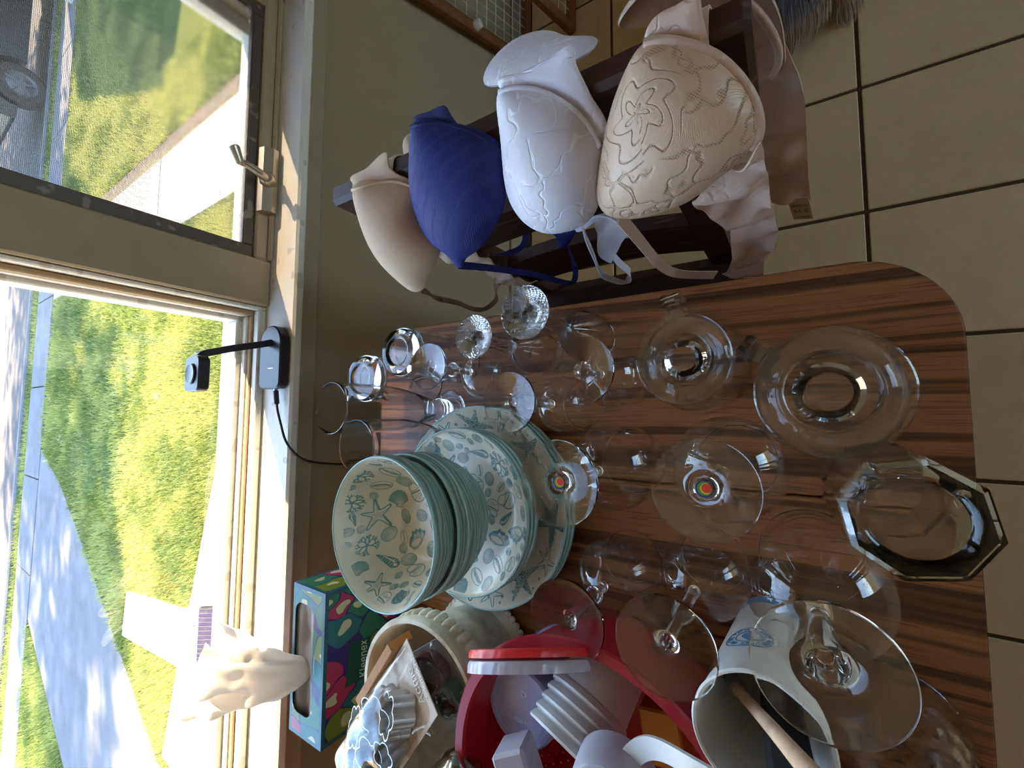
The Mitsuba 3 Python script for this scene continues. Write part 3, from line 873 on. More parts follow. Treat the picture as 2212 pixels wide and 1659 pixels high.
def m_conch(seed=0):
    r = np.random.default_rng(seed)
    b = Polygon([(-1.0, -0.1), (-0.7, 0.3), (-0.35, 0.42), (-0.2, 0.66), (0.02, 0.5), (0.25, 0.62), (0.4, 0.42), (0.66, 0.48), (0.7, 0.25), (1.0, 0.12), (0.8, -0.08), (0.55, -0.22), (0.2, -0.42), (-0.3, -0.55), (-0.75, -0.45)]).buffer(0.05).buffer(-0.04)
    mouth = Polygon([(-0.85, -0.1), (-0.3, 0.05), (0.25, -0.05), (0.35, -0.25), (-0.2, -0.42), (-0.7, -0.34)]).buffer(0.04)
    out = [b.boundary.buffer(0.026), mouth.boundary.buffer(0.022)]
    band = b.difference(affinity.translate(b, 0.05, -0.22)).difference(mouth)
    out.append(band)
    for x in np.arange(-0.7, 0.75, 0.075):
        out.append(ln([(x, 0.28 - 0.1 * abs(x)), (x + 0.05, 0.08)], 0.018))
    for x in (0.46, 0.62, 0.78):
        out.append(ln([(x, 0.42), (x - 0.05, -0.2)], 0.028))
    return unary_union(out).intersection(b.buffer(0.03))


def m_snail(seed=0):
    b = affinity.scale(Point(0, 0).buffer(1, quad_segs=12), 0.72, 0.62).union(affinity.translate(affinity.scale(Point(0, 0).buffer(0.45), 1, 0.8), -0.5, 0.42)).buffer(0.05).buffer(-0.05)
    out = [b.boundary.buffer(0.03), ln(smooth_path([(-0.62, 0.1), (-0.2, 0.32), (0.2, 0.55)], 12), 0.05), ln(smooth_path([(-0.66, -0.02), (-0.15, 0.14), (0.42, 0.42)], 12), 0.1), ln(smooth_path([(-0.3, -0.5), (-0.1, -0.15), (0.5, 0.1)], 12), 0.03)]
    r = np.random.default_rng(seed)
    for k in range(22):
        out.append(Point(*(r.normal(size=2) * [0.25, 0.2] + [0.15, -0.2])).buffer(0.025, quad_segs=3))
    return unary_union(out).intersection(b.buffer(0.03))


def m_cowrie(seed=0):
    b = affinity.scale(Point(0, 0).buffer(1, quad_segs=14), 1.0, 0.55)
    slit = Polygon([(-0.85, 0), (-0.3, 0.1), (0.4, 0.12), (0.85, 0.02), (0.4, -0.03), (-0.3, -0.05)]).buffer(0.03)
    out = [b.boundary.buffer(0.03), slit.boundary.buffer(0.02), b.intersection(affinity.translate(b, 0.0, -0.42)).difference(affinity.translate(b, 0, -0.5)).buffer(0.01)]
    for x in np.arange(-0.6, 0.65, 0.13):
        out += [ln([(x, 0.1), (x - 0.02, 0.21)], 0.028), ln([(x, -0.06), (x + 0.02, -0.16)], 0.028)]
    return unary_union(out).intersection(b.buffer(0.03))


MOT = dict(star=m_star, scallop=m_scallop, spiral=m_spiral, coral=m_coral, turret=m_turret, conch=m_conch, snail=m_snail, cowrie=m_cowrie, cells=m_star_cells, net=m_star_net, line=m_star_line)
_mc = {}


def motif(k, seed):
    if (k, seed) not in _mc:
        _mc[(k, seed)] = MOT[k](seed).simplify(0.006)
    return _mc[(k, seed)]


def lay_print(key, inz, zbase, Rin, items, bsdf, name):
    """print on a dish: the plan radius s of an item is measured along the glaze"""
    rs = np.linspace(0, Rin, 400)
    zs = inz(rs)
    arc = np.r_[0, np.cumsum(np.hypot(np.diff(rs), np.diff(zs)))]
    amax = arc[-1]
    clip = Point(0, 0).buffer(amax - 0.001, quad_segs=40)
    polys = []
    for k, x, y, s, a, seed in items:
        q = affinity.translate(affinity.rotate(affinity.scale(motif(k, seed), s, s, origin=(0, 0)), a, origin=(0, 0)), x, y)
        polys.append(q.intersection(clip))
    P = [g for q in polys for g in getattr(q, 'geoms', [q]) if g.geom_type == 'Polygon' and g.area > 2e-8]
    v, f = flat(MultiPolygon(P), 0.006)
    a = np.hypot(v[:, 0], v[:, 1])
    r2 = np.interp(a, arc, rs)
    z2 = np.interp(r2, rs, zs)
    sl = np.gradient(zs, rs)
    nz = np.interp(r2, rs, sl)
    nn = 1 / np.sqrt(1 + nz ** 2)
    k_ = np.where(a > 1e-9, r2 / np.maximum(a, 1e-9), 1)
    off = 0.00022
    d = v / np.maximum(a, 1e-9)[:, None]
    xy = v * k_[:, None] - d * (nz * nn * off)[:, None]
    m = trimesh.Trimesh(np.c_[xy[:, 0] + SC[0], xy[:, 1] + SC[1], z2 + zbase + nn * off], f, process=False)
    if m.face_normals[:, 2].mean() < 0:
        m.invert()
    put(key + '__' + name, m, bsdf, label='teal sea-life print', kind='stuff')


def scatter(Rmax, seeds, rnd, sizes, rmin=0.0):
    """packs motifs without overlap"""
    r = np.random.default_rng(rnd)
    out = []
    kinds = list(sizes)
    tries = 0
    while tries < 6000:
        tries += 1
        k = kinds[r.integers(len(kinds))] if tries < 2500 else ('spiral', 'cowrie', 'scallop', 'turret')[r.integers(4)]
        s = sizes.get(k, 0.011) * r.uniform(0.88, 1.08) * (1.0 if tries < 2500 else 0.62)
        rr = math.sqrt(r.uniform((rmin / Rmax) ** 2, 1)) * Rmax
        a = r.uniform(0, 2 * math.pi)
        x, y = rr * math.cos(a), rr * math.sin(a)
        e = {'turret': 0.78, 'star': 0.86, 'spiral': 0.92, 'cowrie': 0.85, 'conch': 0.86, 'snail': 0.8}.get(k, 0.92)
        if all(math.hypot(x - q[1], y - q[2]) > s * e + q[6] + 0.0008 for q in out):
            out.append((k, x, y, s, r.uniform(0, 360), int(r.integers(4)), s * e))
    return [q[:6] for q in out]


SZ = dict(star=0.0205, coral=0.0200, conch=0.0180, scallop=0.0125, turret=0.0175, snail=0.0145, cowrie=0.0135, spiral=0.0098)
lay_print(BOW[0], BOW[1], BOW[2], 0.0752, scatter(0.108, 0, 3, SZ), M_PRINT, 'print')
lay_print(SAL[0], SAL[1], SAL[2], 0.1012, scatter(0.104, 0, 8, SZ, 0.02), M_PRINT, 'print')
rim_items = []
rg = np.random.default_rng(4)
for k in range(14):
    a = 2 * math.pi * (k + 0.35) / 14
    knd = ('cells', 'line', 'net', 'line')[k % 4]
    s = {'cells': 0.031, 'net': 0.033, 'line': 0.019}[knd]
    rr = 0.112 + (0.006 if knd == 'line' else -0.004)
    rim_items.append((knd, rr * math.cos(a), rr * math.sin(a), s, rg.uniform(0, 360), k % 3))
lay_print(DIN[0], DIN[1], DIN[2], 0.1300, rim_items, M_PRINT2, 'print')
bub = [Point(0.117 * math.cos(a) + rg.normal() * 0.006, 0.117 * math.sin(a) + rg.normal() * 0.006).buffer(0.0019).boundary.buffer(0.00035) for a in np.linspace(0, 6.2, 60)]
MOT['bub'] = lambda s: unary_union(bub)
lay_print(DIN[0], DIN[1], DIN[2], 0.1300, [('bub', 0, 0, 1.0, 0, 0)], M_PRINT2, 'print')
# ---------------------------------------------------------------- glassware
M_GLASS = mat('glass', {'type': 'dielectric', 'int_ior': 1.5}, two=False)
M_THIN = mat('thin_glass', {'type': 'thindielectric', 'int_ior': 1.5}, two=False)


def stemware(name, label, cat_, group, x, y, zf, rf, zb, rb, rr, stem=0.0042, knob=None, cup=0.35, foot_mod=None, bowl_mod=None, zs=None, thick=0.0022, cone=0.007, bowl_pow=(1.9, 2.2)):
    """a glass standing upside down on the table: foot at zf (up), widest bowl radius rb at zb, rim radius rr on the table"""
    k = thing(name, label, cat_, group)
    zs = zb + rb * 1.05 if zs is None else zs          # where the bowl meets the stem
    n = 96
    top = [(0, zf - 0.0042), (rf * 0.18, zf - 0.0040), (rf * 0.45, zf - 0.0024), (rf * 0.75, zf - 0.0010), (rf * 0.95, zf - 0.0001), (rf * 0.985, zf), (rf, zf - 0.0006), (rf, zf - thick + 0.0004), (rf * 0.985, zf - thick)]
    und = [(rf * 0.8, zf - thick - 0.0010), (rf * 0.5, zf - thick - 0.0024), (rf * 0.28, zf - thick - cone * 0.62), (stem * 1.7, zf - thick - cone * 1.05), (stem * 1.1, zf - thick - cone * 1.8)]
    st = []
    L0, L1 = zf - thick - cone * 1.8, zs
    for t in np.linspace(0.06, 0.94, 24):
        z = L0 + (L1 - L0) * t
        r = stem * (1.0 + 0.12 * abs(2 * t - 1) ** 2)
        if knob:
            for kt, kr, kw in knob:
                r = max(r, stem + (kr - stem) * math.exp(-((z - (L0 + (L1 - L0) * kt)) / kw) ** 2))
        st.append((r, z))
    end = [(stem * 1.25, zs), (stem * 1.1, zs - 0.0025), (0, zs - 0.003)]
    pr_ = top + und + st + end
    solid = lathe(pr_, n, foot_mod)
    solid.apply_translation((x, y, 0))
    put(k + '__foot_and_stem', solid, M_GLASS, smooth=38)
    t = np.linspace(0, 1, 16)
    up = np.c_[stem + (rb - stem) * np.sin(t * math.pi / 2) ** (2 / bowl_pow[0]), zs - 0.002 - (zs - 0.002 - zb) * (1 - np.cos(t * math.pi / 2)) ** (2 / bowl_pow[1] * 1.0)]
    dn = np.c_[rr + (rb - rr) * (1 - np.linspace(0, 1, 14)[1:] ** 1.8), np.linspace(zb, TZ + 0.0008, 14)[1:]]
    prof = np.vstack([up, dn])
    b = lathe(list(map(tuple, prof)), 96, bowl_mod, closed=False)
    b.apply_translation((x, y, 0))
    put(k + '__bowl', b, M_THIN, smooth=True)
    rim = tube(np.c_[x + rr * np.cos(np.arange(96) * 2 * math.pi / 96), y + rr * np.sin(np.arange(96) * 2 * math.pi / 96), np.full(96, TZ + 0.0007)], 0.0006, 8, closed=True)
    put(k + '__rim', rim, M_GLASS, smooth=True)
    return k


ZC = 1.26
W1 = 'upturned wine glasses'
G = {}
G['dot_a'] = stemware('wine_glass', 'upturned wine glass with a coloured dot in its foot, beside the plates', 'wine glass', W1, -0.055, 0.159, ZC - 0.310, 0.0345, 0.815, 0.046, 0.037, cone=0.008)
G['dot_b'] = stemware('wine_glass', 'upturned wine glass with a coloured dot in its foot, amid the bare table', 'wine glass', W1, -0.049, 0.0495, ZC - 0.305, 0.0338, 0.818, 0.048, 0.038, cone=0.008)
G['plain'] = stemware('wine_glass', 'small upturned wine glass with plain foot next to the round glass cup nearest the chair', 'wine glass', W1, 0.0414, 0.1635, ZC - 0.368, 0.0325, 0.808, 0.034, 0.029, cone=0.005)
G['knob1'] = stemware('wine_glass', 'small upturned wine glass with ball stem, its foot over the edge of the large plates', 'wine glass', W1, 0.0114, 0.2228, ZC - 0.335, 0.0290, 0.806, 0.033, 0.028, knob=[(0.38, 0.0085, 0.005)], cone=0.005)
G['knob2'] = stemware('wine_glass', 'upturned wine glass with ball stem between the tumblers and the cut goblets', 'wine glass', W1, 0.053, 0.338, ZC - 0.345, 0.0262, 0.806, 0.034, 0.029, knob=[(0.50, 0.0090, 0.006)], cone=0.005)
G['sn1'] = stemware('balloon_glass', 'upturned balloon glass whose foot hangs over the red colander', 'wine glass', 'upturned balloon glasses', -0.1706, 0.162, ZC - 0.330, 0.0335, 0.802, 0.042, 0.034, knob=[(0.72, 0.0085, 0.005)], cone=0.004)
G['sn2'] = stemware('balloon_glass', 'upturned balloon glass whose foot shows the white tumbler behind it', 'wine glass', 'upturned balloon glasses', -0.1530, 0.0755, ZC - 0.300, 0.0330, 0.812, 0.040, 0.032, knob=[(0.50, 0.0085, 0.006)], cone=0.004)
G['big'] = stemware('goblet', 'very large upturned goblet with the widest foot, near the table edge', 'goblet', None, -0.1350, -0.0114, ZC - 0.285, 0.0362, 0.845, 0.050, 0.043, stem=0.0060, cone=0.012, thick=0.003)
# small coloured discs laid on the middle of each foot
M_RED = mat('sticker_red', pr(C(214, 48, 40), 0.3, 0.5))
M_YEL = mat('sticker_yellow', pr(C(196, 170, 40), 0.3, 0.5))
M_GRN = mat('sticker_green', pr(C(72, 128, 48), 0.3, 0.5))
M_BLU = mat('sticker_blue', pr(C(34, 40, 110), 0.3, 0.5))
for key, x, y, zf in ((G['dot_a'], -0.055, 0.159, ZC - 0.310), (G['dot_b'], -0.049, 0.0495, ZC - 0.305)):
    z = zf - 0.0041
    s = put(key + '__sticker', move(lathe([(0, 0), (0.0056, 0), (0.0056, 0.0004), (0, 0.0004)], 40), x, y, z), M_BLU, label='small round coloured disc')
    put(s + '__green_disc', move(lathe([(0, 0), (0.0047, 0), (0.0047, 0.0003), (0, 0.0003)], 40), x + 0.0003, y - 0.0003, z + 0.0004), M_GRN)
    put(s + '__yellow_disc', move(lathe([(0, 0), (0.0036, 0), (0.0036, 0.0003), (0, 0.0003)], 40), x + 0.0004, y - 0.0010, z + 0.0007), M_YEL)
    put(s + '__red_disc', move(lathe([(0, 0), (0.0030, 0), (0.0030, 0.0003), (0, 0.0003)], 40), x + 0.0007, y - 0.0014, z + 0.0010), M_RED)


# cut goblets: hobnailed foot, fluted stem
def cut_mod(rf, zf):
    def f(th, r, z, i):
        rr = np.full(len(th), r)
        zz = np.full(len(th), z)
        if z > zf - 0.0045 and r < rf * 0.99 and r > 0.004:
            zz = zz + 0.0011 * np.sin(th * 30 + i * 1.57) * np.cos(i * 3.14159) - 0.0006
        elif z < zf - 0.012:
            rr = rr * (1 + 0.20 * np.cos(th * 6))
        return rr, zz
    return f


def goblet(label, x, y, zf, rf, zb, rb, rr):
    k = thing('cut_goblet', label, 'goblet', 'upturned cut glass goblets')
    top = [(0, zf - 0.003)] + [(rf * q, zf - 0.003 + 0.0028 * q ** 2) for q in np.linspace(0.1, 0.97, 15)] + [(rf, zf - 0.0008), (rf, zf - 0.003)]
    und = [(rf * 0.8, zf - 0.0045), (rf * 0.4, zf - 0.010), (0.010, zf - 0.016)]
    zs = zb + rb * 0.9
    st = [(0.006, zf - 0.024), (0.0075, zf - 0.034), (0.0062, (zf + zs) / 2), (0.0085, zs + 0.018), (0.0055, zs + 0.008), (0.0065, zs), (0.004, zs - 0.003), (0, zs - 0.004)]
    m = lathe(top + und + st, 120, cut_mod(rf, zf))
    m.apply_translation((x, y, 0))
    put(k + '__foot_and_stem', m, M_GLASS, smooth=25)
    t = np.linspace(0, 1, 26)
    outer = np.c_[0.006 + (rb - 0.006) * np.sin(np.clip(t * 1.5, 0, 1) * math.pi / 2) ** 1.0 - (rb - rr) * np.clip(t * 1.5 - 0.5, 0, 1) ** 2, zs - (zs - TZ - 0.0005) * t]
    inner = outer - np.array([0.0016, 0.0]) + np.array([0, -0.0018]) * (1 - t)[:, None]
    inner[:, 0] = np.maximum(inner[:, 0], 0.0)
    inner[0] = (0, zs - 0.0035)
    outer = np.vstack([[(0, zs)], outer[1:]])

    def bm(th, r, z, i):
        a = 0.05 * math.exp(-((z - (zs - 0.02)) / 0.016) ** 2)
        return r * (1 + a * np.cos(th * 12)), np.full(len(th), z)
    prof = list(map(tuple, outer)) + list(map(tuple, inner[::-1]))
    b = lathe(prof, 96, bm)
    b.apply_translation((x, y, 0))
    put(k + '__bowl', b, M_GLASS, smooth=30)


goblet('upturned cut glass goblet with a hobnail foot, nearest the tan bra', 0.0955, 0.2065, ZC - 0.335, 0.0258, 0.806, 0.031, 0.027)
goblet('upturned cut glass goblet with a hobnail foot, between two plain wine glass feet', 0.0815, 0.279, ZC - 0.350, 0.0235, 0.806, 0.030, 0.026)


# heavy pieces with real wall thickness, upside down
def flip_solid(key, outer, inner, x, y, mod=None, n=96, smooth=35, bsdf=None):
    """outer: from the middle of the (upper) base outward and down to the rim; inner: rim back up to the middle"""
    m = lathe(list(outer) + list(inner), n, mod)
    m.apply_translation((x, y, 0))
    return put(key, m, bsdf or M_GLASS, smooth=smooth)


def tumbler(label, x, y, zf, r):
    k = thing('tumbler', label, 'tumbler', 'upturned ringed tumblers')
    z0 = TZ + 0.0004
    H = zf - z0
    outer = [(0, zf - 0.0030), (r * 0.50, zf - 0.0028), (r * 0.56, zf - 0.0010), (r * 0.64, zf - 0.0002), (r * 0.86, zf - 0.0015), (r * 0.97, zf - 0.008), (r, zf - 0.016)]
    for q in np.linspace(0.22, 0.80, 22):
        outer.append((r * (1.0 + 0.03 * q) + (0.0007 if (q * 40) % 4 < 1.0 and q > 0.35 else 0), zf - H * q))
    outer += [(r * 1.03, zf - H * 0.9), (r * 1.03, z0 + 0.001), (r * 1.03 - 0.0008, z0)]
    inner = [(r * 1.03 - 0.0022, z0), (r * 1.03 - 0.0026, z0 + 0.002), (r - 0.0028, zf - H * 0.3), (r * 0.88, zf - 0.020), (r * 0.7, zf - 0.0155), (0, zf - 0.0150)]
    flip_solid(k + '__body', outer, inner, x, y)


tumbler('upturned clear tumbler with fine rings, standing nearer the chair', 0.0810, 0.4266, ZC - 0.378, 0.0335)
tumbler('upturned clear tumbler with fine rings, standing nearer the window sill', 0.0500, 0.5020, ZC - 0.380, 0.0335)


def cup(label, x, y, zf, rb, rr, hang, hr=0.006):
    k = thing('glass_cup', label, 'glass cup', 'upturned glass cups with handles')
    z0 = TZ + 0.0005
    H = zf - z0
    outer = [(0, zf - 0.0052), (rb * 0.27, zf - 0.0050), (rb * 0.31, zf - 0.0036), (rb * 0.36, zf - 0.0030), (rb * 0.55, zf - 0.0018), (rb * 0.60, zf - 0.0004), (rb * 0.64, zf - 0.0016), (rb * 0.86, zf - 0.0006), (rb * 0.97, zf), (rb, zf - 0.0012), (rb * 0.985, zf - 0.0035), (rb * 0.80, zf - 0.0050), (rb * 0.64, zf - 0.0075), (rb * 0.60, zf - 0.012)]
    for t in np.linspace(0, 1, 16)[1:]:
        outer.append((rb * 0.60 + (rr - rb * 0.60) * (1 - (1 - t) ** 2.4) ** 0.6, zf - 0.012 - (H - 0.012) * t))
    inner = [(rr - 0.0030, z0)]
    for t in np.linspace(1, 0.30, 14)[1:]:
        inner.append((max(0, rb * 0.60 - 0.004 + (rr - rb * 0.60) * (1 - (1 - t) ** 2.4) ** 0.6), zf - 0.016 - (H - 0.016) * t))
    inner += [(rb * 0.50, zf - 0.030), (rb * 0.40, zf - 0.021), (rb * 0.31, zf - 0.0155), (rb * 0.26, zf - 0.0150), (0, zf - 0.0150)]
    outer[-1] = (rr - 0.0005, z0)
    flip_solid(k + '__body', outer, inner, x, y)
    a = math.radians(hang)
    d = np.array([math.cos(a), math.sin(a)])
    R = lambda q: rb * 0.60 + (rr - rb * 0.60) * (1 - (1 - q) ** 2.4) ** 0.6
    zz = lambda q: zf - 0.012 - (H - 0.012) * q
    pts = [(R(0.15) + 0.001, zz(0.15)), (R(0.2) + 0.012, zz(0.10)), (rr + 0.013, zz(0.16)), (rr + 0.0185, zz(0.40)), (rr + 0.013, zz(0.68)), (R(0.75) + 0.003, zz(0.72))]
    P = np.array([(x + d[0] * r, y + d[1] * r, z) for r, z in pts])
    c = smooth_path(P, 34)
    hm = ribbon(P, 0.0185, 0.0085, side=(-d[1], d[0], 0), n=34)
    put(k + '__handle', hm, M_GLASS, smooth=35, label='thick glass handle')


cup('upturned clear glass cup with a thick handle, the one nearer the beige satin bra', 0.0545, 0.0865, ZC - 0.432, 0.0445, 0.0535, 12)
cup('upturned clear glass cup with a thick handle, the one nearer the rounded table corner', 0.0195, -0.0275, ZC - 0.432, 0.0545, 0.0600, 52)


def octagon(label, x, y, zf, rbase, rrim, phi):
    k = thing('faceted_tumbler', label, 'tumbler')
    z0 = TZ + 0.0005
    H = zf - z0

    def mod(th, r, z, i):
        q = np.clip((z - z0) / H, 0, 1)
        f = np.clip((q - 0.34) / 0.12, 0, 1)
        t = (th + phi) % (2 * math.pi / 8) - math.pi / 8
        oct_ = math.cos(math.pi / 8) / np.cos(t) * 1.05
        if i < N_OUT and r < rbase * 0.86:
            f = 0
        return r * (1 + f * (oct_ - 1)), np.full(len(th), z)
    outer = [(0, zf - 0.005), (rbase * 0.66, zf - 0.0046), (rbase * 0.72, zf - 0.0022), (rbase * 0.80, zf - 0.0006), (rbase * 0.9, zf), (rbase, zf - 0.0022), (rbase * 1.02, zf - 0.008)]
    for q in np.linspace(0.12, 1, 22):
        bulge = 0.05 * math.exp(-((q - 0.60) / 0.05) ** 2)
        outer.append((rbase + (rrim - rbase) * q ** 1.2 + rrim * bulge * 0.4, zf - H * q))
    N_OUT = len(outer)
    inner = [(rrim - 0.0020, z0)] + [(rbase - 0.0038 + (rrim - rbase + 0.0018) * q ** 1.2, zf - H * q) for q in np.linspace(1, 0.12, 18)[1:]] + [(rbase * 0.72, zf - 0.0125), (rbase * 0.5, zf - 0.0115), (0, zf - 0.0110)]
    flip_solid(k + '__body', outer, inner, x, y, mod, n=128, smooth=22)


octagon('tall upturned eight-sided tumbler, heavy faceted base up, at the table edge', -0.0585, -0.0570, ZC - 0.325, 0.0335, 0.0400, 0.2)


def pilsner(label, x, y, zr, r, zb=TZ):
    k = thing('beer_glass', label, 'beer glass', 'upright beer glasses')
    H = zr - zb
    outer = [(0, zb + 0.003), (0.016, zb + 0.0022), (0.0275, zb + 0.0004), (0.0295, zb + 0.0006), (0.0300, zb + 0.0024), (0.0285, zb + 0.0044), (0.020, zb + 0.0066), (0.0150, zb + 0.010)]
    for i, q in enumerate(np.linspace(0.06, 0.155, 9)):
        outer.append((0.0152 + (0.0016 if i % 2 else 0), zb + H * q))
    for q in np.linspace(0.18, 1, 26):
        s = (q - 0.18) / 0.82
        rr = 0.0150 + (r - 0.0150) * math.sin(min(1, s * 1.65) * math.pi / 2) ** 1.25 - 0.0015 * max(0, s - 0.7)
        outer.append((rr, zb + H * q))
    outer[-1] = (r - 0.0004, zr - 0.0008)
    inner = [(r - 0.0008, zr), (r - 0.0016, zr - 0.0003)]
    for q in np.linspace(0.985, 0.22, 24):
        s = (q - 0.18) / 0.82
        rr = 0.0150 + (r - 0.0150) * math.sin(min(1, s * 1.65) * math.pi / 2) ** 1.25 - 0.0015 * max(0, s - 0.7)
        inner.append((max(0.002, rr - 0.0021 - 0.004 * max(0, 0.25 - s) * 4), zb + H * q))
    inner += [(0, zb + H * 0.205)]
    flip_solid(k + '__body', outer, inner, x, y)


pilsner('upright tapered beer glass beside the two ringed tumblers', 0.0062, 0.4480, ZC - 0.300, 0.0310)
pilsner('upright tapered beer glass half hidden by the stacked bowls', -0.0390, 0.4300, ZC - 0.322, 0.0330)

# crackled vase-like tumbler at the near corner
k = thing('crackle_glass', 'crackled clear glass standing upside down beside the big goblet, at the table edge', 'glass')
z0, zf = TZ + 0.0005, 0.905


def crk(th, r, z, i):
    nz = meshkit.noise(np.c_[np.cos(th) * 7, np.sin(th) * 7, np.full(len(th), z * 130.0)], 4) - 0.5
    a = 0.0050 if i < 24 else 0.0
    return r + a * nz, np.full(len(th), z)


outer = [(0, zf - 0.004), (0.02, zf - 0.003), (0.028, zf)] + [(0.030 + 0.026 * q ** 0.8, zf - 0.004 - (zf - z0 - 0.004) * q) for q in np.linspace(0, 1, 22)]
inner = [(0.053, z0)] + [(0.026 + 0.026 * q ** 0.8, zf - 0.016 - (zf - z0 - 0.016) * q) for q in np.linspace(0.97, 0, 14)] + [(0, zf - 0.014)]
flip_solid(k + '__body', outer, inner, -0.274, -0.060, crk, n=120, smooth=30)
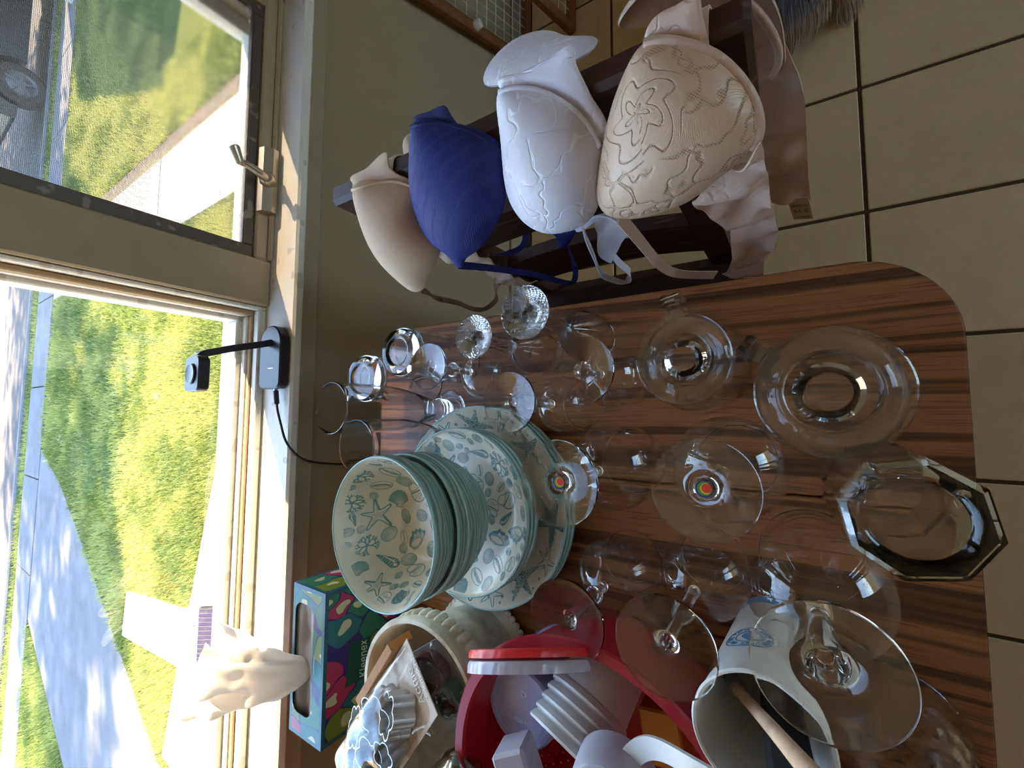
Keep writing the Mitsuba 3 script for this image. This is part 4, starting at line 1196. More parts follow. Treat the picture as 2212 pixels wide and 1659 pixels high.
# outlines of the cloth pieces on the chair, as points in the room (metres)
PTS = {
    'tan_cup': [[0.2574,0.4049,0.9677],[0.2592,0.3955,0.9693],[0.2523,0.3601,0.9632],[0.2477,0.3356,0.9592],[0.2421,0.3213,0.9542],[0.2276,0.3306,0.9414],[0.2083,0.3314,0.9245],[0.1921,0.327,0.9102],[0.184,0.3341,0.9031],[0.17,0.358,0.8907],[0.1583,0.3795,0.8805],[0.1559,0.3905,0.8783],[0.158,0.3994,0.8802],[0.168,0.4046,0.889],[0.1841,0.4131,0.9032],[0.2022,0.419,0.9191],[0.2231,0.4168,0.9375],[0.241,0.4117,0.9532]],
    'navy_cup': [[0.279,0.2895,0.9866],[0.274,0.2679,0.9823],[0.2666,0.248,0.9758],[0.256,0.2256,0.9665],[0.2443,0.2123,0.9561],[0.2248,0.2182,0.939],[0.2072,0.2286,0.9235],[0.1932,0.2489,0.9112],[0.1842,0.2666,0.9033],[0.1775,0.2888,0.8974],[0.1739,0.3026,0.8942],[0.1685,0.3147,0.8894],[0.1717,0.3187,0.8922],[0.18,0.3173,0.8996],[0.1914,0.3275,0.9096],[0.2089,0.3345,0.925],[0.2311,0.3296,0.9445],[0.2473,0.3208,0.9588],[0.2642,0.3058,0.9736]],
    'white_cup': [[0.2728,0.1946,0.9812],[0.269,0.1742,0.9779],[0.2628,0.1578,0.9724],[0.2538,0.1431,0.9645],[0.2408,0.1301,0.9531],[0.2233,0.1226,0.9376],[0.2056,0.1305,0.922],[0.1863,0.1401,0.9051],[0.1781,0.155,0.8979],[0.1764,0.1734,0.8963],[0.1781,0.1912,0.8979],[0.1857,0.2074,0.9045],[0.1973,0.2172,0.9148],[0.2122,0.2202,0.9279],[0.2304,0.2149,0.9439],[0.252,0.2061,0.9629]],
    'satin_cup': [[0.2623,0.0771,0.972],[0.2596,0.0626,0.9696],[0.2538,0.0486,0.9645],[0.2467,0.0352,0.9582],[0.2351,0.0226,0.9481],[0.2238,0.014,0.9381],[0.2108,0.0095,0.9267],[0.2009,0.0102,0.9179],[0.1955,0.015,0.9132],[0.1904,0.0246,0.9087],[0.1857,0.0378,0.9046],[0.1797,0.0521,0.8993],[0.1766,0.0613,0.8965],[0.1744,0.0782,0.8947],[0.1734,0.0978,0.8938],[0.1757,0.1177,0.8957],[0.1814,0.133,0.9008],[0.1889,0.1374,0.9074],[0.2033,0.1335,0.92],[0.2206,0.1227,0.9353],[0.2401,0.1083,0.9525],[0.2537,0.0938,0.9644]],
    'tan_bind': [[0.2553,0.4057,0.9658],[0.255,0.3881,0.9656],[0.2517,0.3607,0.9627],[0.2475,0.3394,0.9589],[0.2409,0.3238,0.9531]],
    'navy_bind': [[0.2757,0.2911,0.9838],[0.2725,0.2691,0.981],[0.2645,0.2467,0.9739],[0.2543,0.2267,0.9649],[0.2405,0.2125,0.9528]],
    'white_bind': [[0.2712,0.1941,0.9798],[0.2679,0.1748,0.9769],[0.2607,0.1566,0.9706],[0.2497,0.1407,0.9609],[0.2369,0.1296,0.9496],[0.2222,0.1238,0.9367]],
    'satin_bind': [[0.2613,0.0764,0.9711],[0.2587,0.0628,0.9688],[0.2527,0.0488,0.9635],[0.2449,0.0355,0.9567],[0.2338,0.0236,0.9469],[0.2221,0.0155,0.9366],[0.2102,0.0115,0.9262],[0.2018,0.0122,0.9187],[0.196,0.0174,0.9137]],
    'tan_panel': [[0.2571,0.4036,0.9674],[0.2624,0.4066,0.9721],[0.2652,0.3888,0.9746],[0.2682,0.3588,0.9771],[0.2684,0.3405,0.9773],[0.2624,0.3443,0.9721],[0.255,0.3429,0.9656],[0.2468,0.3295,0.9583],[0.2416,0.3238,0.9538],[0.248,0.357,0.9594],[0.2527,0.3827,0.9635]],
    'navy_panel': [[0.277,0.2913,0.9849],[0.28,0.2911,0.9875],[0.281,0.2811,0.9884],[0.2799,0.266,0.9875],[0.2775,0.2525,0.9854],[0.2733,0.2513,0.9816],[0.2694,0.2498,0.9782],[0.2661,0.2483,0.9753],[0.2716,0.2699,0.9801]],
    'white_panel': [[0.2717,0.1943,0.9803],[0.2766,0.1951,0.9845],[0.2766,0.179,0.9845],[0.2758,0.1577,0.9838],[0.2764,0.1391,0.9844],[0.2756,0.1274,0.9837],[0.2702,0.1281,0.979],[0.2605,0.1263,0.9704],[0.2473,0.1217,0.9588],[0.232,0.1156,0.9453],[0.2251,0.1191,0.9392],[0.223,0.1235,0.9374],[0.2397,0.1306,0.9521],[0.2527,0.1436,0.9635],[0.2617,0.1583,0.9714],[0.2679,0.1748,0.9769]],
    'satin_panel': [[0.2611,0.0771,0.9709],[0.2678,0.0737,0.9768],[0.2713,0.0629,0.9799],[0.2713,0.0511,0.9799],[0.271,0.0403,0.9796],[0.2649,0.0394,0.9742],[0.2569,0.0382,0.9673],[0.2492,0.0371,0.9605],[0.2463,0.0367,0.9579],[0.2531,0.0488,0.9639],[0.2587,0.0628,0.9688]],
    'tan_wing_a': [[0.215,0.3954,0.8421],[0.215,0.3668,0.8453],[0.215,0.3469,0.8456],[0.215,0.3454,0.8081],[0.215,0.3497,0.7516],[0.215,0.3523,0.6885],[0.215,0.3419,0.6588]],
    'tan_wing_b': [[0.215,0.4061,0.8325],[0.215,0.4009,0.8163],[0.215,0.39,0.7937],[0.215,0.3811,0.7668],[0.215,0.3855,0.7289],[0.215,0.4,0.6958],[0.215,0.3819,0.6843]],
    'tan_strap': [[0.16,0.3968,0.8706],[0.17,0.4242,0.8236],[0.18,0.4564,0.775],[0.19,0.4726,0.7181],[0.2,0.5002,0.6401],[0.21,0.5087,0.5854],[0.215,0.4632,0.6093],[0.215,0.4202,0.6714],[0.215,0.396,0.6962]],
    'navy_strap': [[0.172,0.3161,0.8895],[0.18,0.3115,0.8523],[0.19,0.3095,0.8046],[0.2,0.3022,0.7446],[0.205,0.296,0.6923],[0.21,0.282,0.6511],[0.213,0.2722,0.6638],[0.225,0.2608,0.6964],[0.24,0.2599,0.7138],[0.25,0.2591,0.7332]],
    'navy_strap2': [[0.3,0.3346,0.6952],[0.29,0.3569,0.6741],[0.285,0.3723,0.6593],[0.28,0.3953,0.6572],[0.27,0.4046,0.6789]],
    'navy_tab': [[0.25,0.2725,0.7509],[0.25,0.2556,0.749],[0.25,0.222,0.7446],[0.25,0.2342,0.7353],[0.25,0.2471,0.7255],[0.25,0.2647,0.7098],[0.25,0.2746,0.7081],[0.25,0.274,0.7197],[0.25,0.2701,0.7402]],
    'navy_rear': [[0.285,0.3464,0.7689],[0.285,0.308,0.8077],[0.285,0.2991,0.7871],[0.285,0.3125,0.747],[0.285,0.3168,0.7463],[0.285,0.3315,0.761]],
    'white_tab_a': [[0.2,0.1547,0.8681],[0.2,0.1466,0.8509],[0.2,0.1392,0.8296],[0.2,0.1378,0.8154]],
    'white_tab_b': [[0.2,0.1684,0.8418],[0.2,0.1849,0.7929],[0.2,0.1958,0.7499],[0.2,0.1911,0.729]],
    'white_tab_m': [[0.2,0.1618,0.8531],[0.2,0.166,0.8265],[0.2,0.1663,0.797],[0.2,0.1595,0.7766]],
    'white_wing_a': [[0.205,0.1924,0.8413],[0.205,0.1771,0.845],[0.205,0.1602,0.8545],[0.205,0.1506,0.8532],[0.205,0.1453,0.8336],[0.205,0.142,0.8033]],
    'white_wing_b': [[0.205,0.1938,0.8308],[0.205,0.1795,0.8357],[0.205,0.165,0.8424],[0.205,0.1575,0.835],[0.205,0.1529,0.8117],[0.205,0.1514,0.7827]],
    'white_strap': [[0.19,0.1703,0.8693],[0.195,0.1849,0.8232],[0.2,0.2046,0.7516],[0.205,0.2237,0.6817],[0.208,0.2242,0.6381],[0.21,0.2088,0.6073],[0.212,0.2019,0.6173],[0.212,0.1931,0.6618],[0.21,0.1914,0.7007],[0.208,0.1833,0.7416]],
    'satin_strap': [[0.18,0.1242,0.889],[0.18,0.1245,0.8539],[0.18,0.1249,0.813],[0.18,0.1254,0.7648],[0.178,0.1212,0.7276],[0.178,0.1106,0.7002],[0.178,0.0964,0.6869],[0.18,0.075,0.6661]],
    'satin_wing_a': [[0.19,0.066,0.8688],[0.19,0.0647,0.8425],[0.19,0.0567,0.8148],[0.19,0.049,0.794],[0.19,0.0475,0.7566],[0.19,0.0503,0.7115],[0.19,0.0527,0.6673],[0.19,0.0702,0.6365]],
    'satin_wing_b': [[0.19,0.0105,0.9311],[0.19,0.0089,0.8907],[0.19,0.0085,0.8413],[0.19,0.0065,0.7884],[0.19,0.0041,0.7428],[0.19,0.0127,0.6958],[0.19,0.02,0.6561],[0.19,0.0243,0.6072]],
    'satin_rear_a': [[0.33,0.0266,0.8359],[0.33,0.0186,0.7842],[0.33,0.0176,0.7268],[0.33,0.0174,0.6559],[0.33,0.0159,0.5643],[0.33,0.0136,0.5123]],
    'satin_rear_b': [[0.33,-0.0057,0.8296],[0.33,-0.0171,0.7887],[0.33,-0.0242,0.7336],[0.33,-0.0278,0.6591],[0.33,-0.032,0.5752],[0.33,-0.0377,0.4793]],
    'satin_tag_a': [[0.328,-0.0072,0.5068],[0.328,-0.012,0.4598],[0.328,-0.0159,0.4204]],
    'satin_tag_b': [[0.328,-0.0335,0.4981],[0.328,-0.0391,0.4515],[0.328,-0.0437,0.4065]],
    'white_rear': [[0.3633,0.2691,0.9065],[0.408,0.2749,0.8768],[0.4364,0.2613,0.858],[0.425,0.2252,0.8655],[0.3838,0.1826,0.8928],[0.3375,0.1464,0.9235],[0.3083,0.1236,0.9429],[0.2936,0.1319,0.9526],[0.2988,0.1547,0.9491],[0.3108,0.1918,0.9412],[0.3252,0.2269,0.9317]],
    'satin_rear_cup': [[0.325,0.1094,0.9318],[0.325,0.0998,0.9427],[0.325,0.0866,0.9498],[0.325,0.0676,0.9561],[0.325,0.0403,0.9498],[0.325,0.0186,0.9301],[0.325,0.0026,0.8976],[0.325,-0.0059,0.8597],[0.325,-0.0079,0.8261],[0.325,-0.0014,0.7993],[0.325,0.014,0.7991],[0.325,0.0267,0.8366],[0.325,0.038,0.8699],[0.325,0.0561,0.8948],[0.325,0.0812,0.9161],[0.325,0.0984,0.9232]],
    'satin_rear_rim': [[0.322,0.0403,0.9296],[0.322,0.0236,0.9103],[0.322,0.0096,0.8831],[0.322,0.0003,0.8519],[0.322,-0.0025,0.8218],[0.322,0.0031,0.8032]],
    'satin_rear_hole': [[0.318,0.0443,0.915],[0.318,0.0324,0.9183],[0.318,0.0194,0.9056],[0.318,0.01,0.8785],[0.318,0.0063,0.8501],[0.318,0.0092,0.8225],[0.318,0.0188,0.819],[0.318,0.0293,0.8507],[0.318,0.0386,0.8818]],
}
# ---------------------------------------------------------------- dark wooden chair pushed up to the table
def P_dark(p, n, uv):
    g = fbm(p.x * 90, p.y * 6, p.z * 60, octaves=3)
    c = mix(C(66, 40, 32), C(44, 26, 22), g)
    return mix(c, C(104, 70, 54), 0.6 * smoothstep(0.68, 0.82, fbm(p.x * 160, p.y * 14, p.z * 120, octaves=2)))


M_DARK = mat('espresso_wood', bump(pr(proc(P_dark), 0.42, 0.35), lambda p, n, uv: fbm(p.x * 120, p.y * 8, p.z * 90, octaves=2), 0.0008, 6e-4))
chair = thing('chair', 'dark brown wooden chair pushed up to the table with bras over its back', 'chair')
RX0, RX1, RZ0, RZ1 = 0.2535, 0.279, 0.868, 0.9600
rail = rbox(RX0, RX1, 0.012, 0.462, RZ0, RZ1, 0.005)
put(chair + '__top_rail', rail, M_DARK, smooth=30)


def slat(z0, z1, x, bow, y0=0.085, y1=0.445):
    ys = np.linspace(y0, y1, 16)
    v = np.linspace(0, 1, 4)
    xx = x + bow * (1 - ((ys - (y0 + y1) / 2) / ((y1 - y0) / 2)) ** 2)
    Pg = np.stack([np.broadcast_to(xx[:, None], (16, 4)), np.broadcast_to(ys[:, None], (16, 4)), np.broadcast_to((z0 + (z1 - z0) * v)[None], (16, 4))], -1)
    return sheet(Pg, 0.020)


put(chair + '__back_slat', slat(0.525, 0.635, 0.272, 0.016), M_DARK, smooth=35)
put(chair + '__back_slat', slat(0.715, 0.790, 0.272, 0.016), M_DARK, smooth=35)
for y in (0.088, 0.438):
    put(chair + '__rear_leg', (lambda m: m)(cat([trimesh.convex.convex_hull(np.array([(x + 0.262 + s, y + t * 0.019, z) for z, s in ((RZ0, 0.003), (0.45, 0.012)) for x in (-0.010, 0.022) for t in (-1, 1)])),
                                              trimesh.convex.convex_hull(np.array([(x + 0.262 + s, y + t * 0.019, z) for z, s in ((0.45, 0.012), (0.0, 0.055)) for x in (-0.010, 0.022) for t in (-1, 1)]))])), M_DARK, smooth=25)
    put(chair + '__front_leg', rbox(-0.13, -0.095, y - 0.018, y + 0.018, 0, 0.43, 0.003), M_DARK)
put(chair + '__seat', rbox(-0.15, 0.27, 0.045, 0.481, 0.43, 0.465, 0.012), M_DARK, smooth=30)
for y in (0.088, 0.438):
    put(chair + '__stretcher', rbox(-0.11, 0.28, y - 0.010, y + 0.010, 0.17, 0.20, 0.003), M_DARK)
put(chair + '__seat_rail', rbox(0.255, 0.285, 0.10, 0.43, 0.36, 0.43, 0.003), M_DARK)

# ---------------------------------------------------------------- bras hung over the rail
def knit(scale, f):
    return lambda p, n, uv: f * noise(p.x * scale, p.y * scale, p.z * scale)


def fabric(name, c0, c1, rough=0.75, sheen=0.3, fn=None, sc=0.0005, spec=0.25, thread=None):
    base = lambda p: mix(c0, c1, fbm(p.x * 30, p.y * 30, p.z * 30))
    col = proc((lambda p, n, uv: thread(p, base(p))) if thread else (lambda p, n, uv: base(p)))
    f = fn or (lambda p, n, uv: noise(p.x * 1600, p.y * 1600, p.z * 1600))
    return mat(name, bump(pr(col, rough, spec, sheen=sheen), f, sc, 3e-4))


def jac_lines(p, k1, k2, w):
    """thin wandering stitched lines"""
    ux, uy, uz = p.x, p.y, p.z
    a = noise(ux * k1, uy * k1, uz * k1 + 3)
    b = noise(ux * k2 + 7, uy * k2, uz * k2)
    m = dr.abs(a + 0.22 * (b - 0.5) - 0.5)
    m2 = dr.abs(noise(ux * k1 + 11, uy * k1 + 5, uz * k1) + 0.2 * (b - 0.5) - 0.52)
    return dr.minimum(smoothstep(0.0, w, m), smoothstep(0.0, w, m2))


def B_white(p, n, uv):
    return jac_lines(p, 38.0, 130.0, 0.030) + 0.10 * noise(p.x * 1800, p.y * 1800, p.z * 1800)


def rose(p):
    # petals around one flower worked into the satin
    dx, dy, dz = p.y - 0.083, p.x - 0.212, p.z - 0.955
    a = dr.atan2(dx * 1.0, dy * 1.15)
    r = dr.sqrt(dr.square(dx) + dr.square(dy) * 1.1 + 1e-9)
    q = r * 330 + 1.5 * dr.sin(a * 5 + r * 160) + 0.8 * a
    ring = dr.abs(dr.sin(q * 0.95))
    return smoothstep(0.0, 0.30, ring), smoothstep(0.036, 0.030, r)


def B_satin(p, n, uv):
    twill = 0.10 * dr.sin((p.y * 0.9 + p.x * 0.6 - p.z * 0.7) * 7600)
    l, inside = rose(p)
    far = jac_lines(p, 46.0, 150.0, 0.045)
    dots = 0.5 + 0.5 * dr.sin(p.y * 4200) * dr.sin(p.x * 4200 + p.z * 2000)
    line = l * inside + far * (1 - inside)
    return twill + 1.6 * line + 0.5 * (1 - line) * dots


def B_navy(p, n, uv):
    s = p.y * 0.55 + p.x * 1.0
    f = s * 78
    z = dr.abs(f - dr.floor(f) - 0.5 + 0.10 * dr.sin(p.y * 2600 + p.z * 1500))
    return smoothstep(0.02, 0.07, z) + 0.15 * noise(p.x * 1800, p.y * 1800, p.z * 1800)


def T_satin(p, c):
    # darker pulled threads along the woven outlines
    l, inside = rose(p)
    line = l * inside + jac_lines(p, 46.0, 150.0, 0.045) * (1 - inside)
    dots = smoothstep(0.1, 0.6, dr.sin(p.y * 2600) * dr.sin(p.x * 2600 + p.z * 1300) + 0.35)
    return mix(c, C(134, 100, 78), 0.75 * (1 - line) * dots)


def T_white(p, c):
    return mix(c, C(236, 234, 240), 0.8 * (1 - jac_lines(p, 38.0, 130.0, 0.030)))


def T_navy(p, c):
    f = (p.y * 0.55 + p.x) * 78
    z = dr.abs(f - dr.floor(f) - 0.5 + 0.10 * dr.sin(p.y * 2600 + p.z * 1500))
    return mix(C(84, 92, 168), c, smoothstep(0.015, 0.05, z) * 0.35 + 0.65)


F_TAN = fabric('tan_fabric', C(198, 174, 148), C(190, 166, 140), 0.55, 0.3)
F_TANSTRAP = fabric('brown_elastic', C(138, 108, 92), C(128, 98, 82), 0.5, 0.2)
F_NAVY = fabric('navy_fabric', C(40, 45, 112), C(36, 41, 104), 0.6, 0.4, B_navy, 0.00035, thread=T_navy)
F_NAVYS = fabric('navy_elastic', C(34, 38, 96), C(30, 34, 88), 0.5, 0.3)
F_WHITE = fabric('white_jacquard', C(214, 210, 218), C(208, 204, 212), 0.42, 0.3, B_white, 0.0005, 0.4, T_white)
F_WHITES = fabric('white_elastic', C(222, 220, 228), C(214, 212, 222), 0.55, 0.3)
F_SATIN = fabric('beige_satin', C(198, 170, 144), C(190, 162, 136), 0.36, 0.5, B_satin, 0.00055, 0.5, T_satin)
F_SATINP = fabric('beige_satin_plain', C(200, 174, 156), C(188, 160, 142), 0.38, 0.4, lambda p, n, uv: jac_lines(p, 70.0, 200.0, 0.05) + 0.2 * noise(p.x * 1500, p.y * 1500, p.z * 1500), 0.0005, 0.5)
F_INNER = fabric('beige_lining', C(196, 166, 146), C(186, 156, 136), 0.8, 0.2)
M_HOOK = mat('bra_metal', pr(C(190, 168, 150), 0.3, 0.5, metallic=0.8))
NCUP = np.array([-0.66, 0, 0.75])


def pts(k):
    return np.array(PTS[k], float)


def cup_mesh(outline, depth, n, q=0.55, t=0.005, na=120):
    """padded cup: the membrane shape blown up over a closed outline to the given depth, with a lining behind it"""
    from scipy.sparse import coo_matrix, diags
    from scipy.sparse.linalg import spsolve
    b = smooth_path(outline, na, closed=True)
    c0 = b.mean(0)
    n = np.asarray(n, float) / np.linalg.norm(n)
    u = b[0] - c0
    u -= n * (u @ n)
    u /= np.linalg.norm(u)
    v = np.cross(n, u)
    b2 = np.c_[(b - c0) @ u, (b - c0) @ v]
    if shapely.LinearRing(b2).is_ccw is False:
        b2, b = b2[::-1], b[::-1]
    poly = Polygon(b2).buffer(0)
    if poly.geom_type != 'Polygon':
        poly = max(poly.geoms, key=lambda g: g.area)
    poly = Polygon(poly.exterior).segmentize(0.003)
    hx_ = 0.0034
    x0, y0, x1, y1 = poly.bounds
    gx, gy = np.meshgrid(np.arange(x0, x1, hx_), np.arange(y0, y1, hx_ * 0.866))
    gx = gx + (np.arange(gx.shape[0]) % 2)[:, None] * hx_ / 2
    P = np.c_[gx.ravel(), gy.ravel()]
    P = P[shapely.contains_xy(poly.buffer(-0.0018), P[:, 0], P[:, 1])]
    B = np.array(poly.exterior.coords)[:-1]
    # two rings close to the edge, so that the roll-over is smooth
    rings = [B]
    for dd in (0.0004, 0.0011):
        qq = poly.buffer(-dd)
        if qq.geom_type == 'Polygon':
            rings.append(np.array(qq.exterior.segmentize(0.003).coords)[:-1])
    V2 = np.vstack(rings + [P])
    from scipy.spatial import Delaunay
    F = Delaunay(V2).simplices
    cen = V2[F].mean(1)
    ar = np.cross(np.c_[V2[F[:, 1]] - V2[F[:, 0]], np.zeros(len(F))], np.c_[V2[F[:, 2]] - V2[F[:, 0]], np.zeros(len(F))])[:, 2]
    F[ar < 0] = F[ar < 0][:, ::-1]
    F = F[shapely.contains_xy(poly, cen[:, 0], cen[:, 1]) & (np.abs(ar) > 1e-12)]
    N_ = len(V2)
    I, J, S = [], [], []
    area = np.zeros(N_)
    for k in range(3):
        i, j, o = F[:, k], F[:, (k + 1) % 3], F[:, (k + 2) % 3]
        e1, e2 = V2[i] - V2[o], V2[j] - V2[o]
        cr = np.abs(e1[:, 0] * e2[:, 1] - e1[:, 1] * e2[:, 0])
        cot = np.clip((e1 * e2).sum(1) / np.maximum(cr, 1e-14), -20, 20) / 2
        I += [i, j]; J += [j, i]; S += [cot, cot]
        np.add.at(area, o, cr / 6)
    Wt = coo_matrix((np.concatenate(S), (np.concatenate(I), np.concatenate(J))), shape=(N_, N_)).tocsr()
    Lm = diags(np.asarray(Wt.sum(1)).ravel()) - Wt
    nb = len(B)
    free = np.arange(nb, N_)
    h = np.zeros(N_)
    h[free] = spsolve(Lm[free][:, free].tocsc(), area[free])
    h = np.clip(h, 0, None) / h.max()
    hh = depth * h ** q
    front = c0 + V2[:, :1] * u + V2[:, 1:] * v + n * hh[:, None]
    back = c0 + (V2[:, :1] * u + V2[:, 1:] * v) * 0.985 + n * (hh - np.sign(depth) * abs(t) * np.minimum(1, 0.35 + 3 * h))[:, None]
    k = N_
    e = np.c_[np.arange(nb), np.roll(np.arange(nb), -1)]
    side = np.vstack([np.c_[e[:, 1], e[:, 0], e[:, 0] + k], np.c_[e[:, 1], e[:, 0] + k, e[:, 1] + k]])
    m = trimesh.Trimesh(np.vstack([front, back]), np.vstack([F, F[:, ::-1] + k, side]), process=False)
    if m.volume < 0:
        m.invert()
    return m


def panel_mesh(outline, n, t=0.0022, arch=0.003):
    """flat piece of cloth over an outline, slightly arched"""
    b = smooth_path(outline, 90, closed=True)
    n = np.asarray(n, float) / np.linalg.norm(n)
    u = np.cross([0, 1.0, 0], n)
    u /= np.linalg.norm(u)
    v = np.cross(n, u)
    o = b.mean(0)
    poly = Polygon(np.c_[(b - o) @ u, (b - o) @ v]).buffer(0)
    if poly.geom_type != 'Polygon':
        poly = max(poly.geoms, key=lambda g: g.area)
    V, F = flat(poly, 0.005)
    dist = np.array([poly.exterior.distance(Point(*p)) for p in V])
    h = arch * np.clip(dist / 0.012, 0, 1) ** 0.5
    P0 = o + V[:, :1] * u + V[:, 1:] * v + n * h[:, None]
    m = trimesh.Trimesh(P0, F, process=True)
    if (m.face_normals @ n).mean() < 0:
        m.invert()
    bot = m.copy()
    bot.vertices = bot.vertices - n * t
    bot.invert()
    bd = m.edges[trimesh.grouping.group_rows(m.edges_sorted, require_count=1)]
    k = len(m.vertices)
    side = np.vstack([np.c_[bd[:, 1], bd[:, 0], bd[:, 0] + k], np.c_[bd[:, 1], bd[:, 0] + k, bd[:, 1] + k]])
    return trimesh.Trimesh(np.vstack([m.vertices, bot.vertices]), np.vstack([m.faces, bot.faces + k, side]), process=False)


def over_rail(y0, y1, y0b, y1b, drop=0.03, t=0.002, lift=0.0015):
    """band lying over the rail from its front face to its back face"""
    e = lift
    path = [(RX0 - e - 0.001, RZ1 - 0.012), (RX0 - e, RZ1 - 0.003), (RX0 + 0.004, RZ1 + e), ((RX0 + RX1) / 2, RZ1 + e + 0.001), (RX1 - 0.004, RZ1 + e), (RX1 + e, RZ1 - 0.004), (RX1 + e + 0.003, RZ1 - drop)]
    p = smooth_path([(x, 0, z) for x, z in path], 26)
    w = np.linspace(0, 1, 10)
    s = np.linspace(0, 1, 26)
    Y = (y0 + (y0b - y0) * s)[:, None] * (1 - w)[None] + (y1 + (y1b - y1) * s)[:, None] * w[None]
    return sheet(np.stack([np.broadcast_to(p[:, None, 0], Y.shape), Y, np.broadcast_to(p[:, None, 2], Y.shape)], -1), t)


def binding(key, name, r, bsdf, label, cup=None, n=NCUP):
    """rolled or stitched edge, lying on the cup's surface"""
    c = smooth_path(pts(name), 60)
    if cup is not None:
        n = n / np.linalg.norm(n)
        u = np.cross([0, 1.0, 0], n); u /= np.linalg.norm(u)
        w_ = np.cross(n, u)
        f = cup.vertices[:len(cup.vertices) // 2]
        a2, b2 = np.c_[f @ u, f @ w_], np.c_[c @ u, c @ w_]
        from scipy.spatial import cKDTree
        d_, i_ = cKDTree(a2).query(b2, k=6)
        hgt = ((f @ n)[i_] / (d_ + 5e-4)).sum(1) / (1 / (d_ + 5e-4)).sum(1)
        hgt = np.convolve(np.pad(hgt, 4, mode='edge'), np.ones(9) / 9, 'valid')
        c = c + n * (hgt - c @ n + r * 0.25)[:, None]
    put(key + '__edge_binding', tube(c, r, 10), bsdf, smooth=60, label=label)


# tan bra
k = thing('bra', 'plain tan bra hung over the end of the chair back nearest the window', 'bra')
cm_ = cup_mesh(pts('tan_cup'), 0.036, NCUP)
put(k + '__cup', cm_, F_TAN, smooth=50)
binding(k, 'tan_bind', 0.0022, F_TAN, 'stitched tan edge', cm_)
put(k + '__gore', panel_mesh(pts('tan_panel'), NCUP, arch=0.002), F_TAN, smooth=40)
put(k + '__back_gore', over_rail(0.352, 0.418, 0.336, 0.404, 0.07), F_TAN, smooth=60)
put(k + '__wing', loft(pts('tan_wing_a'), pts('tan_wing_b'), 12, 0.0015, wrinkle=0.012, seed=2, freq=70), F_TAN, smooth=60)
put(k + '__strap', ribbon(pts('tan_strap'), 0.009, 0.0012, side=(0.5, -0.1, 0.7)), F_TANSTRAP, smooth=60, label='brown elastic strap')
sl = smooth_path(pts('tan_strap'), 60)
put(k + '__slider', (lambda c: tube([c + d for d in (np.array([0, .004, .004]), np.array([0, -.004, .004]), np.array([0, -.004, -.004]), np.array([0, .004, -.004]))], 0.0008, 8, closed=True))(sl[16]), M_HOOK, smooth=40)
rear = cup_mesh(np.array([(0.305, 0.345, 0.945), (0.335, 0.35, 0.93), (0.355, 0.375, 0.90), (0.350, 0.40, 0.87), (0.325, 0.405, 0.86), (0.300, 0.39, 0.89), (0.292, 0.365, 0.92)]), 0.020, (0.75, 0, 0.66))
put(k + '__cup', rear, F_TAN, smooth=50)

# navy bra
k = thing('bra', 'navy blue bra with zigzag stitching, second on the chair back from the window', 'bra')
cm_ = cup_mesh(pts('navy_cup'), 0.038, NCUP)
put(k + '__cup', cm_, F_NAVY, smooth=50)
binding(k, 'navy_bind', 0.0024, F_NAVYS, 'plain navy edge', cm_)
put(k + '__gore', panel_mesh(pts('navy_panel'), NCUP, arch=0.002), F_NAVYS, smooth=40)
put(k + '__back_gore', over_rail(0.272, 0.312, 0.276, 0.326, 0.06), F_NAVYS, smooth=60)
put(k + '__strap', ribbon(pts('navy_strap'), 0.0085, 0.0014, side=(0.3, -0.1, 0.8)), F_NAVYS, smooth=60)
put(k + '__strap', ribbon(pts('navy_strap2'), 0.010, 0.0014, side=(0.2, 0.6, 0.4)), F_NAVYS, smooth=60)
put(k + '__wing', panel_mesh(pts('navy_tab'), (-1, 0, 0.3), arch=0.004), F_NAVYS, smooth=40)
put(k + '__cup', cup_mesh(pts('navy_rear')[::-1] + np.array([0.015, 0, 0]), 0.012, (-0.7, 0, 0.7)), F_NAVYS, smooth=50)

# white bra
k = thing('bra', 'white jacquard bra between the navy and the beige satin ones on the chair back', 'bra')
cm_ = cup_mesh(pts('white_cup'), 0.034, NCUP)
put(k + '__cup', cm_, F_WHITE, smooth=50)
binding(k, 'white_bind', 0.0026, F_WHITES, 'stitched white edge', cm_)
put(k + '__panel', panel_mesh(pts('white_panel'), NCUP, arch=0.004), F_WHITE, smooth=40)
put(k + '__back_gore', over_rail(0.142, 0.196, 0.140, 0.206, 0.05), F_WHITE, smooth=60)
put(k + '__cup', cup_mesh(pts('white_rear'), 0.016, (0.55, 0, 0.83)), F_WHITE, smooth=50)
put(k + '__tab', loft(pts('white_tab_a'), pts('white_tab_b'), 12, 0.0018, wrinkle=0.006, seed=5, freq=50), F_WHITES, smooth=60)
put(k + '__band', loft(pts('white_wing_a'), pts('white_wing_b'), 8, 0.002), F_WHITES, smooth=60)
put(k + '__strap', ribbon(pts('white_strap'), 0.0095, 0.0014, side=(0.25, -0.2, 0.7)), F_WHITES, smooth=60)

